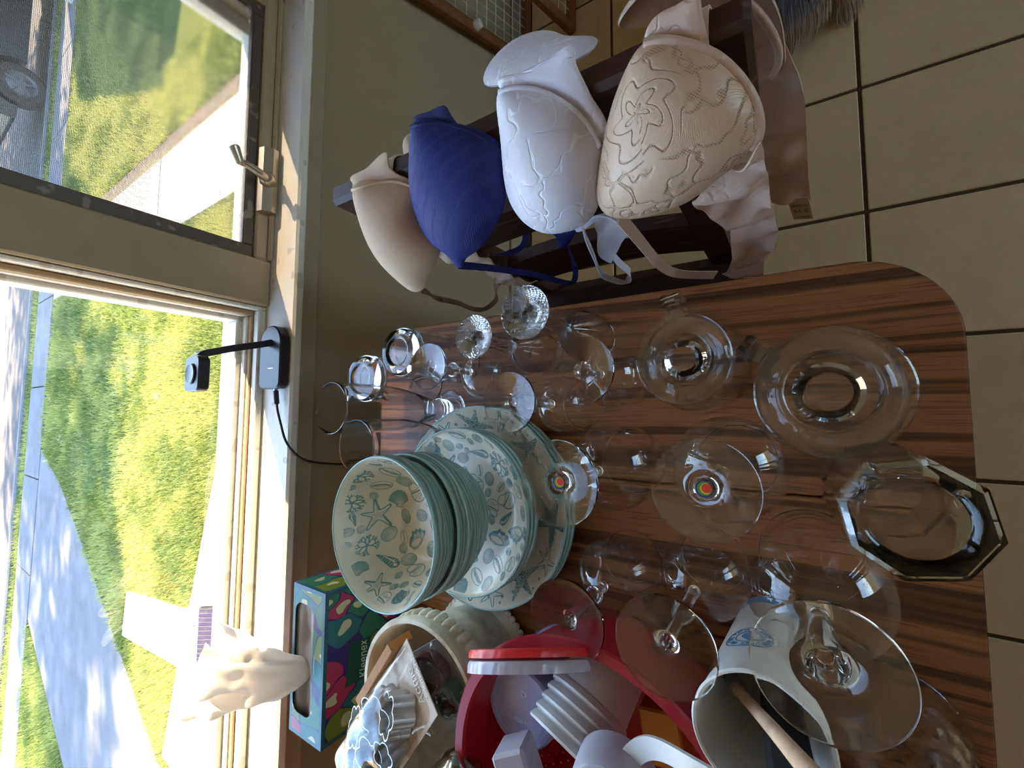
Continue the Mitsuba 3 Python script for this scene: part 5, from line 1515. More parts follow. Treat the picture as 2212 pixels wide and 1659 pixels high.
# beige satin bra
k = thing('bra', 'shiny beige satin bra with a rose pattern, farthest from the window on the chair back', 'bra')
cm_ = cup_mesh(pts('satin_cup'), 0.040, NCUP)
put(k + '__cup', cm_, F_SATIN, smooth=50)
binding(k, 'satin_bind', 0.0040, F_SATINP, 'rolled satin edge', cm_)
put(k + '__panel', panel_mesh(pts('satin_panel'), NCUP, arch=0.004), F_SATINP, smooth=40)
put(k + '__back_gore', over_rail(0.038, 0.072, 0.034, 0.078, 0.05), F_SATINP, smooth=60)
put(k + '__wing', loft(pts('satin_wing_a'), pts('satin_wing_b'), 26, 0.0016, wrinkle=0.040, seed=9, freq=38, m=70), F_SATINP, smooth=70)
put(k + '__strap', ribbon(pts('satin_strap'), 0.0115, 0.0016, side=(0.45, -0.3, 0.6)), F_SATINP, smooth=60)
put(k + '__cup', cup_mesh(pts('satin_rear_cup'), -0.022, (-1, 0, 0.0)), F_SATINP, smooth=50, label='back cup seen from inside')
binding(k, 'satin_rear_rim', 0.0035, F_SATINP, 'edge of the back cup')
put(k + '__wing', loft(pts('satin_rear_a'), pts('satin_rear_b'), 22, 0.0016, wrinkle=0.018, seed=12, freq=30, m=60), F_INNER, smooth=70)
tg = put(k + '__care_tag', loft(pts('satin_tag_a'), pts('satin_tag_b'), 6, 0.0008, m=12), mat('tag_cloth', pr(C(196, 170, 156), 0.8, 0.2)), smooth=60, label='small printed care tag')
ta, tb = pts('satin_tag_a'), pts('satin_tag_b')
ex = (tb[0] - ta[0]); W = np.linalg.norm(ex); ex /= W
ey = (ta[0] - ta[-1]); L = np.linalg.norm(ey); ey /= L
nn = np.cross(ex, ey)
for r, (txt, s) in enumerate((('MADE IN', 0.20), ('34 C', 0.30), ('COTTON', 0.18))):
    m = meshkit.text_mesh(txt, L * s * 0.5, 0.0002)
    w = m.bounds[1][0]
    m.apply_scale([min(1.0, W * 0.8 / w), 1, 1])
    s_ = 1 if nn[0] < 0 else -1
    o = ta[-1] + ey * L * (0.66 - 0.28 * r) + (ex * W * 0.1 if s_ > 0 else ex * W * 0.9) - np.array([0.0022, 0, 0])
    m.apply_transform(xform(o, ex * s_, ey, nn * s_))
    put(tg + '__lettering', m, 'mat_cable_black')
# ---------------------------------------------------------------- tissue box
BX0, BX1, BY0, BY1, BZ0, BZ1 = -0.457, -0.250, 0.549, 0.6265, TZ + 0.0005, 0.890


def P_box(p, n, uv):
    # printed big leaves and petals on navy, each face in its own plane
    ax, ay, az = dr.abs(n.x), dr.abs(n.y), dr.abs(n.z)
    fx, fy = (ax > ay) & (ax > az), (ay >= ax) & (ay > az)
    a = dr.select(fx, p.y, p.x)
    b = dr.select(fx | fy, p.z, p.y) + dr.select(fx, mi.Float(1.3), dr.select(fy, mi.Float(0.0), mi.Float(2.1)))
    wa = a + 0.010 * (noise(a * 60, b * 60, 1.0) - 0.5)
    wb = b + 0.010 * (noise(a * 60, b * 60, 5.0) - 0.5)
    f1, f2, w = voronoi(wa * 26, wb * 19)
    lobes = smoothstep(0.02, 0.05, f2 - f1)
    c = mix(C(178, 56, 92), C(50, 116, 86), smoothstep(0.30, 0.301, w))
    c = mix(c, C(112, 128, 46), smoothstep(0.62, 0.621, w))
    c = mix(c, C(40, 108, 110), smoothstep(0.80, 0.801, w))
    c = mix(C(52, 42, 104), c, lobes * smoothstep(0.62, 0.59, f1))
    c = mix(c, C(206, 200, 160), smoothstep(0.20, 0.17, f1 + 0.10 * (noise(a * 140, b * 90, 2.0) - 0.5)) * smoothstep(0.25, 0.26, dr.abs(w - 0.5) * 2 + 0.15))
    e = 0.0055
    ex = dr.minimum(dr.abs(p.x - BX0), dr.abs(p.x - BX1))
    ey = dr.minimum(dr.abs(p.y - BY0), dr.abs(p.y - BY1))
    ez = dr.minimum(dr.abs(p.z - BZ1), mi.Float(1.0))
    m = dr.select(fx, dr.minimum(ey, ez), dr.select(fy, dr.minimum(ex, ez), dr.minimum(ex, ey)))
    return mix(C(38, 92, 104), c, smoothstep(e, e + 0.0004, m))


M_BOX = mat('tissue_box_print', pr(proc(P_box), 0.35, 0.45))
M_INSIDE = mat('card_inside', pr(C(178, 150, 128), 0.8, 0.2))
M_FILM = mat('plastic_film', {'type': 'principledthin', 'base_color': rgb(C(220, 214, 206)), 'roughness': 0.25, 'diff_trans': 0.8, 'spec_trans': 0.45}, two=False)
M_TISSUE = mat('tissue', {'type': 'principledthin', 'base_color': rgb(C(240, 236, 230)), 'roughness': 0.9, 'diff_trans': 0.7, 'spec_trans': 0.0}, two=False)
k = thing('tissue_box', 'tissue box with pink and green petals on navy, between the window sill and the planter', 'tissue box')
slot = shapely.box(BX0 + 0.030, BY0 + 0.026, BX1 - 0.025, BY1 - 0.006).buffer(0.0).buffer(-0.015).buffer(0.015)
outer = shapely.box(BX0, BY0, BX1, BY1)
wall = 0.0012
walls = prism(outer.difference(outer.buffer(-wall, join_style='mitre')), BZ1 - BZ0 - wall)
body = cat([move(walls, 0, 0, BZ0), move(prism(outer.difference(slot), wall), 0, 0, BZ1 - wall), move(prism(outer, wall), 0, 0, BZ0)])
put(k + '__body', body, M_BOX)
put(k + '__inner_stack', rbox(BX0 + 0.004, BX1 - 0.004, BY0 + 0.004, BY1 - 0.004, BZ0 + 0.002, BZ1 - 0.03, 0.004), M_INSIDE)
g1 = np.stack(np.meshgrid(np.linspace(BX0 + 0.012, BX1 - 0.010, 30), np.linspace(BY0 + 0.014, BY1 - 0.003, 14), indexing='ij'), -1)
fz = BZ1 - 0.0045 - 0.010 * np.exp(-((g1[..., 1] - 0.600) / 0.010) ** 2) * meshkit.noise(np.concatenate([g1 * 40, g1[..., :1] * 0], -1), 2)
put(k + '__plastic_film', sheet(np.concatenate([g1, fz[..., None]], -1), 0.0003), M_FILM, smooth=60, label='crumpled clear film in the opening')
flag = Polygon([(-0.3955, 0.8120), (-0.338, 0.8120), (-0.333, 0.8470), (-0.392, 0.8545)])
m = prism(flag, 0.0003)
m.apply_transform(xform((0, BY0 - 0.00005, 0), (1, 0, 0), (0, 0, 1), (0, -1, 0)))
put(k + '__name_patch', m, mat('patch_green', pr(C(30, 82, 66), 0.4, 0.4)))
t = meshkit.text_mesh('Kleenex', 0.0128, 0.0003)
w = t.bounds[1][0]
t.vertices[:, 0] = t.vertices[:, 0] * (0.053 / w) + t.vertices[:, 1] * 0.25
t.apply_transform(xform((-0.3935, BY0 - 0.0003, 0.8175), (1, 0, 0.02), (-0.02, 0, 1), (0, -1, 0)))
put(k + '__lettering', t, mat('print_cream', pr(C(230, 226, 204), 0.5, 0.4)), label='cream brand lettering')
put(k + '__fine_print', prism(shapely.box(-0.365, 0.5705, -0.338, 0.5712), 0.0002).apply_translation((0, 0, BZ1)), 'mat_print_cream')
# the tissue pulled up out of it
k = thing('tissue', 'white tissue pulled up out of the tissue box, glowing in the sun', 'tissue')
r = np.random.default_rng(3)
nu, nv = 46, 40
U, V = np.meshgrid(np.linspace(0, 1, nu), np.linspace(0, 1, nv), indexing='ij')


def tissue_sheet(a0, a1, seed):
    """crumpled funnel rising from the slot and leaning over the sill"""
    ang = a0 + (a1 - a0) * U
    ctr = smooth_path([(-0.372, 0.603, BZ1 - 0.014), (-0.374, 0.622, BZ1 + 0.010), (-0.377, 0.658, BZ1 + 0.032), (-0.372, 0.690, BZ1 + 0.056), (-0.366, 0.708, BZ1 + 0.070)], nv)
    spread = 0.010 + 0.044 * V[0] ** 0.7 * (1 - 0.25 * V[0])
    t_ = np.gradient(ctr, axis=0); t_ /= np.linalg.norm(t_, axis=1, keepdims=True)
    s1 = np.cross(t_, [0, 0.6, 0.8]); s1 = np.array([1.0, 0, 0]) - t_ * t_[:, :1]; s1 /= np.linalg.norm(s1, axis=1, keepdims=True)
    s2 = np.cross(t_, s1)
    fold = 1 + 0.22 * V * np.sin(ang * 5 + 6 * V + seed) + 0.12 * V * np.sin(ang * 11 + seed * 2)
    A_, B_ = np.cos(ang) * spread[None] * 1.2 * fold, np.sin(ang) * spread[None] * 0.62 * fold
    Pq = ctr[None] + A_[..., None] * s1[None] + B_[..., None] * s2[None] + (t_[None] * (0.014 * V * np.sin(ang * 3 + seed))[..., None])
    Pq += 0.012 * V[..., None] * (np.stack([meshkit.noise(Pq * 55, seed + q) for q in range(3)], -1) - 0.5)
    return sheet(Pq, 0.0003)


put(k, cat([tissue_sheet(-0.9, 2.6, 1), tissue_sheet(2.2, 5.6, 4)]), M_TISSUE, smooth=60)

# ---------------------------------------------------------------- cream planter with a beaded rim
PCX, PCY = -0.336, 0.377
M_POT = mat('cream_resin', bump(pr(proc(lambda p, n, uv: mix(C(226, 216, 192), C(196, 184, 156), smoothstep(0.4, 0.75, fbm(p.x * 60, p.y * 60, p.z * 60, octaves=3)))), 0.6, 0.3), lambda p, n, uv: fbm(p.x * 200, p.y * 200, p.z * 200, octaves=2), 0.0008, 5e-4))
pot = thing('planter', 'cream planter with a beaded rim, filled with clear plastic packs', 'planter')
b = lathe([(0, TZ + 0.0005), (0.072, TZ + 0.0005), (0.076, TZ + 0.004), (0.076, TZ + 0.012), (0.068, TZ + 0.018), (0.070, TZ + 0.030), (0.078, TZ + 0.085), (0.080, TZ + 0.094), (0.088, TZ + 0.098), (0.090, TZ + 0.118), (0.0925, TZ + 0.122), (0.0935, TZ + 0.131), (0.092, TZ + 0.135), (0.087, TZ + 0.135), (0.084, TZ + 0.130), (0.081, TZ + 0.110), (0.072, TZ + 0.050), (0.066, TZ + 0.020), (0, TZ + 0.018)], 96)
put(pot + '__body', move(b, PCX, PCY, 0), M_POT, smooth=35)
egg = trimesh.creation.icosphere(subdivisions=3)
egg.apply_scale([0.0048, 0.0062, 0.0115])
egg.vertices[:, 1] *= 1 - 12 * egg.vertices[:, 2]
eply = mikit.ply(egg, M_POT, True)
for j in range(44):
    a = 2 * math.pi * j / 44
    e = np.array([math.cos(a), math.sin(a), 0])
    put(pot + '__bead', eply, M_POT, xf=xform((PCX + e[0] * 0.0895, PCY + e[1] * 0.0895, TZ + 0.1085), e, (-e[1], e[0], 0), (0, 0, 1)))
bead = trimesh.creation.icosphere(subdivisions=2, radius=0.0046)
bply = mikit.ply(bead, M_POT, True)
for j in range(52):
    a = 2 * math.pi * j / 52
    put(pot + '__foot_bead', bply, M_POT, xf=xform((PCX + math.cos(a) * 0.0765, PCY + math.sin(a) * 0.0765, TZ + 0.0075), (1, 0, 0), (0, 1, 0), (0, 0, 1)))

M_CLEAR = mat('clear_plastic', {'type': 'thindielectric', 'int_ior': 1.49}, two=False)
M_ALU = mat('cutter_metal', pr(C(186, 186, 184), 0.34, 0.5, metallic=0.75))
M_CARD = mat('pack_card', pr(proc(lambda p, n, uv: mix(C(214, 200, 184), C(176, 152, 132), smoothstep(0.45, 0.6, fbm(p.x * 40, p.y * 40, p.z * 40)))), 0.6, 0.3))
M_KRAFT = mat('kraft_card', pr(proc(lambda p, n, uv: mix(C(184, 136, 92), C(160, 114, 74), fbm(p.x * 90, p.y * 300, p.z * 90))), 0.7, 0.2))
M_MAROON = mat('maroon_plastic', pr(C(88, 44, 52), 0.35, 0.5))
M_GREY = mat('grey_plastic', pr(C(84, 88, 94), 0.4, 0.4))


def crumple(W, L, H, seed, nu=26, nv=26, amp=0.006, pw=3.0):
    """blister: dome over a rectangle with dents"""
    u, v = np.meshgrid(np.linspace(-1, 1, nu), np.linspace(-1, 1, nv), indexing='ij')
    z = H * (1 - np.abs(u) ** pw) ** 0.7 * (1 - np.abs(v) ** pw) ** 0.7
    Pq = np.stack([u * W / 2, v * L / 2, z], -1)
    nz = np.stack([meshkit.noise(Pq * 60 + 3.3 * q, seed + q) - 0.5 for q in range(3)], -1)
    Pq = Pq + nz * amp * np.array([0.5, 0.5, 1.6]) * (z > 1e-6)[..., None]
    F = []
    idx = np.arange(nu * nv).reshape(nu, nv)
    a, b, c, d = idx[:-1, :-1].ravel(), idx[1:, :-1].ravel(), idx[1:, 1:].ravel(), idx[:-1, 1:].ravel()
    F = np.vstack([np.c_[a, b, c], np.c_[a, c, d]])
    return trimesh.Trimesh(Pq.reshape(-1, 3), F, process=False)


def scallop_ring(r, h, lobes, amp=0.16, t=0.0007, tw=0.0):
    th = np.linspace(0, 2 * math.pi, 90)[:-1]
    rr = r * (1 + amp * np.abs(np.sin(th * lobes / 2 + tw)) - amp / 2)
    o = Polygon(np.c_[rr * np.cos(th), rr * np.sin(th)])
    return prism(o.buffer(t).difference(o.buffer(-t)), h)


# pack of fluted metal cookie cutters, leaning on the planter
k = thing('cookie_cutter_pack', 'clear blister pack of grey fluted cookie cutters lying across the planter', 'cookie cutters')
A0, A1, A2 = np.array([-0.432, 0.497, 0.897]), np.array([-0.252, 0.371, 0.907]), np.array([-0.395, 0.372, 0.921])
ex = (A1 - A0); LX = np.linalg.norm(ex); ex /= LX
ey = (A2 - A0); ey -= ex * (ey @ ex); LY = np.linalg.norm(ey); ey /= LY
ez = np.cross(ex, ey)
if ez[2] < 0:
    ey = -ey; ez = -ez; A0 = A0 - ey * LY
PM = xform(A0, ex, ey, ez)
inP = lambda m: (m.apply_transform(PM), m)[1]
put(k + '__card', inP(rbox(0, LX, 0, LY, -0.0012, 0, 0.0004)), M_CARD)
put(k + '__blister', inP(move(crumple(LX * 0.92, LY * 0.90, 0.034, 5), LX / 2, LY / 2, 0.0005)), M_CLEAR, smooth=True)
spots = [(0.69, 0.60, 0.022, 6), (0.80, 0.35, 0.018, 6), (0.53, 0.34, 0.021, 5), (0.48, 0.70, 0.018, 6), (0.66, 0.22, 0.013, 5), (0.36, 0.48, 0.013, 5)]
for i, (u, v, r, lb) in enumerate(spots):
    m = cat([scallop_ring(r, 0.024, lb, 0.30, tw=i), move(prism(Point(0, 0).buffer(r * 0.86), 0.0008), 0, 0, 0.012)])
    m = rot(m, (1, 0, 0), (-1) ** i * 14)
    put(k + '__cutter', inP(move(m, LX * u, LY * v, 0.002)), M_ALU, smooth=25)
rib = Polygon([(0.052 * t - 0.026, 0.0012 * ((i % 2) * 2 - 1)) for i, t in enumerate(np.linspace(0, 1, 41))] + [(0.026, -0.016), (-0.026, -0.016)])
m = prism(rib, 0.030)
m.apply_transform(xform((LX * 0.17, LY * 0.22, 0.019), (1, 0, 0), (0, 0, 1), (0, -1, 0)))
m.apply_translation((0, 0.034, 0))
put(k + '__ribbed_cutter', inP(m), mat('ribbed_tin', pr(C(226, 222, 218), 0.3, 0.5, metallic=0.4)), smooth=20)
for txt, sz, dy in (('Acme', 0.0105, 0.0155), ('International', 0.0055, 0.0060)):
    m = meshkit.text_mesh(txt, sz, 0.0003)
    m.vertices[:, 0] += 0.25 * m.vertices[:, 1]
    m.apply_transform(xform((LX * 0.99 - 0.004, LY * 0.22, 0), (0, 1, 0), (-1, 0, 0), (0, 0, 1)))
    m.apply_translation((-dy + 0.012, 0, 0.0005))
    put(k + '__lettering', inP(m), mat('print_white', pr(C(238, 236, 232), 0.5, 0.4)) if 'mat_print_white' not in scene else 'mat_print_white', label='white lettering')

# thin kraft box and a second clear clamshell in the planter
k = thing('kraft_box', 'thin kraft cardboard sleeve sticking out of the planter beside the cutter pack', 'cardboard sleeve')
q0, q1 = np.array([-0.262, 0.386, 0.918]), np.array([-0.362, 0.468, 0.896])
ex_ = (q1 - q0); L = np.linalg.norm(ex_); ex_ /= L
ey_ = np.cross([0, 0, 1.0], ex_); ey_ /= np.linalg.norm(ey_)
ez_ = np.cross(ex_, ey_)
KM = xform(q0, ex_, ey_, ez_)
m = rbox(0, L, -0.005, 0.005, -0.030, 0.0, 0.0006); m.apply_transform(KM)
put(k + '__sleeve', m, M_KRAFT)
m = rbox(-0.0006, 0.0, -0.0045, 0.0045, -0.028, -0.002, 0.0002); m.apply_transform(KM)
put(k + '__end_flap', m, mat('orange_card', pr(C(196, 128, 62), 0.6, 0.3)))
m = rbox(0.003, 0.03, -0.0054, -0.005, -0.026, -0.004, 0.0001); m.apply_transform(KM)
put(k + '__printed_panel', m, mat('orange_card2', pr(proc(lambda p, n, uv: mix(C(206, 140, 72), C(70, 46, 30), smoothstep(0.55, 0.6, noise(p.x * 700, p.y * 700, p.z * 260)))), 0.6, 0.3)))
k = thing('clamshell_pack', 'clear plastic clamshell with dark red and green pieces inside the planter', 'plastic pack')
CM = xform((-0.330, 0.368, 0.858), (0.80, 0.56, 0.2), (-0.56, 0.80, 0.1), (-0.1, -0.19, 0.97))
inC = lambda m: (m.apply_transform(CM), m)[1]
put(k + '__shell', inC(crumple(0.098, 0.080, 0.036, 21, amp=0.010)), M_CLEAR, smooth=True)
put(k + '__tray', inC(rbox(-0.05, 0.05, -0.04, 0.04, -0.002, 0.0, 0.0005)), mat('tray_grey', pr(C(150, 146, 144), 0.4, 0.4)))
put(k + '__red_cutter', inC(move(scallop_ring(0.022, 0.016, 5, 0.1, t=0.0016), 0.022, -0.012, 0.002)), M_MAROON, smooth=25)
put(k + '__red_cutter', inC(move(scallop_ring(0.014, 0.016, 6, 0.2, t=0.0014), 0.012, 0.024, 0.002)), M_MAROON, smooth=25)
put(k + '__green_cutter', inC(move(scallop_ring(0.016, 0.018, 4, 0.3, t=0.0018), -0.012, -0.020, 0.002)), mat('dark_green_plastic', pr(C(74, 96, 84), 0.4, 0.4)), smooth=25)
lb = put(k + '__label_strip', inC(move(rot(rbox(-0.026, 0.026, -0.006, 0.006, 0, 0.0006, 0.0002), (0, 0, 1), 64), 0.006, 0.006, 0.037)), M_GREY)
m = meshkit.text_mesh('ASSORTED', 0.0045, 0.0002)
m.apply_transform(xform((0, 0, 0), (1, 0, 0), (0, 1, 0), (0, 0, 1)))
m = move(rot(move(m, -0.014, -0.002, 0), (0, 0, 1), 64), 0.006, 0.006, 0.0376)
put(lb + '__lettering', inC(m), 'mat_print_white')

# dark pan with a grey rim at the bottom edge of the picture
k = thing('pan', 'small black bowl with a grey rim, squeezed between the colander and the cutter pack', 'bowl')
px_, py_ = -0.492, 0.308
b = lathe([(0, TZ + 0.001), (0.045, TZ + 0.001), (0.055, TZ + 0.02), (0.0605, TZ + 0.110), (0.0575, TZ + 0.110), (0.051, TZ + 0.022), (0.042, TZ + 0.005), (0, TZ + 0.005)], 64)
put(k + '__body', move(b, px_, py_, 0), mat('black_enamel', pr(C(22, 22, 24), 0.3, 0.5)), smooth=35)
rr = lathe([(0.0562, TZ + 0.1105), (0.0635, TZ + 0.1095), (0.0645, TZ + 0.1120), (0.0635, TZ + 0.1145), (0.0565, TZ + 0.1145), (0.0555, TZ + 0.1125), (0.0562, TZ + 0.1105)], 64)
put(k + '__rim', move(rr, px_, py_, 0), mat('rim_grey', pr(C(128, 130, 134), 0.35, 0.5)), smooth=35)

# ---------------------------------------------------------------- red colander and what is piled in it
QX, QY, QZ = -0.327, 0.157, 0.915
M_REDP = mat('red_plastic', pr(C(158, 28, 42), 0.32, 0.5))
k = thing('colander', 'large red plastic colander piled with plastic tubs and cups', 'colander')
wallp = [(0.090, TZ + 0.004), (0.104, TZ + 0.03), (0.118, TZ + 0.09), (0.1255, TZ + 0.150), (0.1265, QZ - 0.004)]
po = [(0, TZ + 0.0008), (0.084, TZ + 0.0008), (0.090, TZ + 0.003)] + [(r + 0.0012, z) for r, z in wallp] + [(0.1345, QZ - 0.005), (0.1360, QZ - 0.002), (0.1345, QZ), (0.1255, QZ), (0.1238, QZ - 0.003)] + [(r - 0.0012, z) for r, z in wallp[::-1]] + [(0.084, TZ + 0.0045), (0, TZ + 0.0042)]
cb = lathe(po, 128)
try:
    mf = Manifold(__import__('manifold3d').Mesh(cb.vertices.astype(np.float32), cb.faces.astype(np.uint32)))
    cuts = []
    for i, z in enumerate(np.linspace(TZ + 0.035, TZ + 0.128, 11)):
        r = np.interp(z, [w_[1] for w_ in wallp], [w_[0] for w_ in wallp])
        for j in range(72):
            a = 2 * math.pi * (j + 0.5 * (i % 2)) / 72
            if not (0.2 < (a % (2 * math.pi)) < 3.6):
                continue
            cuts.append(Manifold.cylinder(0.012, 0.0014, 0.0014, 6).rotate([0, 90, 0]).translate([r - 0.006, 0, 0]).rotate([0, 0, math.degrees(a)]).translate([0, 0, z]))
    mf = mf - Manifold.compose(cuts)
    mm = mf.to_mesh()
    cb = trimesh.Trimesh(mm.vert_properties[:, :3], mm.tri_verts, process=True)
except Exception as e:
    print('colander holes', e)
put(k + '__body', move(cb, QX, QY, 0), M_REDP, smooth=30)
for a in (math.radians(250), math.radians(70)):
    e = np.array([math.cos(a), math.sin(a), 0]); f = np.array([-e[1], e[0], 0])
    gpts = [np.array([QX, QY, QZ - 0.004]) + e * rr_ + f * t_ for rr_, t_ in ((0.132, -0.045), (0.152, -0.030), (0.156, 0.0), (0.152, 0.030), (0.132, 0.045))]
    if a < 2:
        continue
    put(k + '__handle', tube(smooth_path(gpts, 24), 0.005, 10), M_REDP, smooth=50)

M_LAV = mat('lavender_plastic', {'type': 'principled', 'base_color': rgb(C(176, 178, 222)), 'roughness': 0.22, 'specular': 0.5, 'spec_trans': 0.35}, two=False)
M_LAV2 = mat('lavender_emboss', pr(C(206, 208, 236), 0.25, 0.5))
k = thing('plastic_tub', 'lavender tinted plastic tub standing upside down in the colander', 'plastic tub')
ux, uy, uz = -0.295, 0.2385, 0.878


def tub(z1):
    return lathe([(0, z1 - 0.0012), (0.0285, z1 - 0.0012), (0.0295, z1), (0.0335, z1), (0.0355, z1 - 0.002), (0.0385, z1 - 0.026), (0.0400, z1 - 0.028), (0.0405, z1 - 0.036), (0.0420, z1 - 0.038), (0.0424, z1 - 0.043), (0.0408, z1 - 0.043), (0.0390, z1 - 0.036), (0.0345, z1 - 0.0035), (0.0285, z1 - 0.0030), (0, z1 - 0.0030)], 72)


put(k + '__body', move(tub(uz), 0, 0, 0).apply_scale([1.08, 1.08, 1]).apply_translation((ux, uy, 0)), M_LAV, smooth=30)


def ring_text(txt, R, a0, span, h, flip=False):
    ms = []
    for i, ch in enumerate(txt):
        if ch == ' ':
            continue
        m = meshkit.text_mesh(ch, h, 0.0004)
        m.apply_translation((-m.bounds[:, 0].mean(), 0, 0))
        a = a0 + span * (i / max(1, len(txt) - 1))
        rad, tan = np.array([math.cos(a), math.sin(a), 0]), np.array([-math.sin(a), math.cos(a), 0])
        if flip:
            m.apply_transform(xform(rad * R, tan, -rad, (0, 0, 1)))
        else:
            m.apply_transform(xform(rad * R, -tan, rad, (0, 0, 1)))
        ms.append(m)
    return cat(ms)


lab = [('MICROWAVE SAFE', math.radians(122), math.radians(-98), 0.0036), ('DISHWASHER SAFE', math.radians(-62), math.radians(-104), 0.0036)]
for txt, a0, sp, h in lab:
    put(k + '__embossed_text', move(ring_text(txt, 0.0238, a0, sp, h), ux, uy, uz - 0.0011), M_LAV2)
for i, txt in enumerate(('1/2 CUP', '4 OZ', '118 ML')):
    m = meshkit.text_mesh(txt, 0.0034, 0.0004)
    m.apply_translation((-m.bounds[1][0] / 2, 0, 0))
    put(k + '__embossed_text', move(rot(m, (0, 0, 1), -100), ux - 0.014 - 0.0, uy + 0.008 - 0.0052 * i, uz - 0.0011), M_LAV2)
for a in range(3):
    m = Polygon([(0.003 * math.cos(q), 0.003 * math.sin(q)) for q in np.radians([90 + 120 * a, 150 + 120 * a, 190 + 120 * a])]).boundary.buffer(0.0004)
    put(k + '__recycling_mark', move(prism(m, 0.0004), ux + 0.0145, uy - 0.004, uz - 0.0011), M_LAV2)
k = thing('plastic_tub', 'lower lavender plastic tub, under the upturned one in the colander', 'plastic tub')
put(k + '__body', move(tub(0.832), ux + 0.004, uy - 0.006, 0), M_LAV, smooth=30)

M_FROST = mat('frosted_plastic', {'type': 'principled', 'base_color': rgb(C(226, 226, 220)), 'roughness': 0.35, 'specular': 0.45, 'spec_trans': 0.25}, two=False)
M_FROSTC = mat('clear_frosted', {'type': 'principled', 'base_color': rgb(C(214, 210, 222)), 'roughness': 0.2, 'specular': 0.5, 'spec_trans': 0.4}, two=False)
M_LIDRED = mat('lid_red', pr(C(214, 44, 44), 0.35, 0.5))
# two screw lids standing on edge
lc = np.array([-0.2062, 0.1945, 0.9350])
vd = lc - CAM
vd /= np.linalg.norm(vd)
la = np.array([-0.036, 0.128, 0.010]); la -= 0; la /= np.linalg.norm(la)     # long way of the lids as seen
nn = np.cross(la, vd); nn /= np.linalg.norm(nn)
if nn[0] < 0:
    nn = -nn
nn = nn - 0.015 * vd; nn /= np.linalg.norm(nn)
e1 = np.cross([0, 0, 1.0], nn); e1 /= np.linalg.norm(e1)
e2 = np.cross(nn, e1)


def lid(r, h, t=0.0014):
    prof = [(0, h), (r - 0.003, h), (r - 0.001, h - 0.0008), (r, h - 0.003), (r, 0), (r - t, 0), (r - t, h - t * 1.5), (0, h - t)]
    return lathe(prof, 120, lambda th, rr, z, i: (rr * (1 + (0.006 * np.sign(np.sin(th * 60)) if 3 <= i <= 4 else 0)), np.full(len(th), z)))


k = thing('jar_lid', 'red ribbed screw lid standing on edge in the colander', 'lid')
m = lid(0.0505, 0.0065); m.apply_transform(xform(lc - nn * 0.000, e1, e2, nn))
put(k + '__cap', m, M_LIDRED, smooth=30)
k = thing('jar_lid', 'clear ribbed plastic lid standing on edge against the red one', 'lid')
m = lid(0.0512, 0.0090); m.apply_transform(xform(lc - nn * 0.0104, e1, e2, nn))
put(k + '__cap', m, M_FROSTC, smooth=30)

# nested frosted cups leaning in the pile, a scoop beside them
cB, cE = np.array([-0.2360, 0.1530, 0.830]), np.array([-0.66, 0.29, 0.69])
cE /= np.linalg.norm(cE)
cU = np.cross([0, 0, 1.0], cE); cU /= np.linalg.norm(cU)
CM_ = xform(cB, cU, np.cross(cE, cU), cE)
CW = ['frosted white plastic cup, outermost of the nested cups leaning in the colander', 'frosted white plastic cup, second rim from below in the nested cups', 'frosted white plastic cup, third rim from below in the nested cups', 'frosted white plastic cup, fourth rim from below in the nested cups', 'frosted white plastic cup, innermost of the nested cups with the topmost rim']
for i in range(5):
    k = thing('plastic_cup', CW[i], 'cup', 'nested frosted cups')
    zb, zt = 0.0092 * i, 0.0092 * i + 0.058
    c = lathe([(0, zb), (0.0340, zb), (0.0355, zb + 0.002), (0.0396, zt - 0.008), (0.0415, zt - 0.006), (0.0430, zt - 0.002), (0.0418, zt), (0.0400, zt - 0.0012), (0.0384, zt - 0.006), (0.0346, zb + 0.004), (0.033, zb + 0.0012), (0, zb + 0.0012)], 72)
    c.apply_scale([0.92, 0.92, 1.0])
    c.apply_transform(CM_)
    put(k + '__body', c, M_FROST, smooth=35)
k = thing('frosted_box', 'square frosted plastic box corner poking out of the colander', 'plastic box')
m = rot(rbox(-0.020, 0.020, -0.016, 0.016, -0.034, 0.0, 0.003), (0, 0, 1), 24)
m = rot(m, (1, 0.4, 0), 16)
put(k + '__body', move(m, -0.318, 0.214, 0.928), M_FROSTC, smooth=20)
k = thing('scoop', 'frosted plastic scoop turned over beside the nested cups, its long handle over the colander', 'scoop')
sc_ = lathe([(0, 0.152), (0.018, 0.1515), (0.0285, 0.149), (0.0320, 0.144), (0.0360, 0.120), (0.0345, 0.120), (0.0305, 0.1435), (0.0275, 0.1475), (0.017, 0.150), (0, 0.1505)], 64)
sc_ = move(rot(move(sc_, 0, 0, -0.12), (0, 0, 1), 0), -0.290, 0.124, 0.912)
put(k + '__scoop_bowl', sc_, M_FROSTC, smooth=35)
put(k + '__handle', ribbon([(-0.262, 0.112, 0.922), (-0.246, 0.100, 0.928), (-0.230, 0.080, 0.944), (-0.222, 0.045, 0.962)], 0.015, 0.0022, side=(0.9, 0.35, 0.05), n=24), M_FROST, smooth=40)
k = thing('steel_cup', 'dented shiny steel cup lying in the colander', 'steel cup')
st = lathe([(0, 0), (0.012, 0.001), (0.022, 0.006), (0.027, 0.018), (0.028, 0.060), (0.0268, 0.060), (0.0255, 0.019), (0.020, 0.0085), (0, 0.004)], 64, lambda th, r, z, i: (r * (1 + 0.05 * np.sin(th * 3 + z * 90) * (r > 0.01)), np.full(len(th), z)))
st.apply_transform(xform((-0.345, 0.276, 0.902), (0.62, 0.75, 0.2), (0.30, -0.47, 0.83), (-0.72, 0.45, 0.52)))
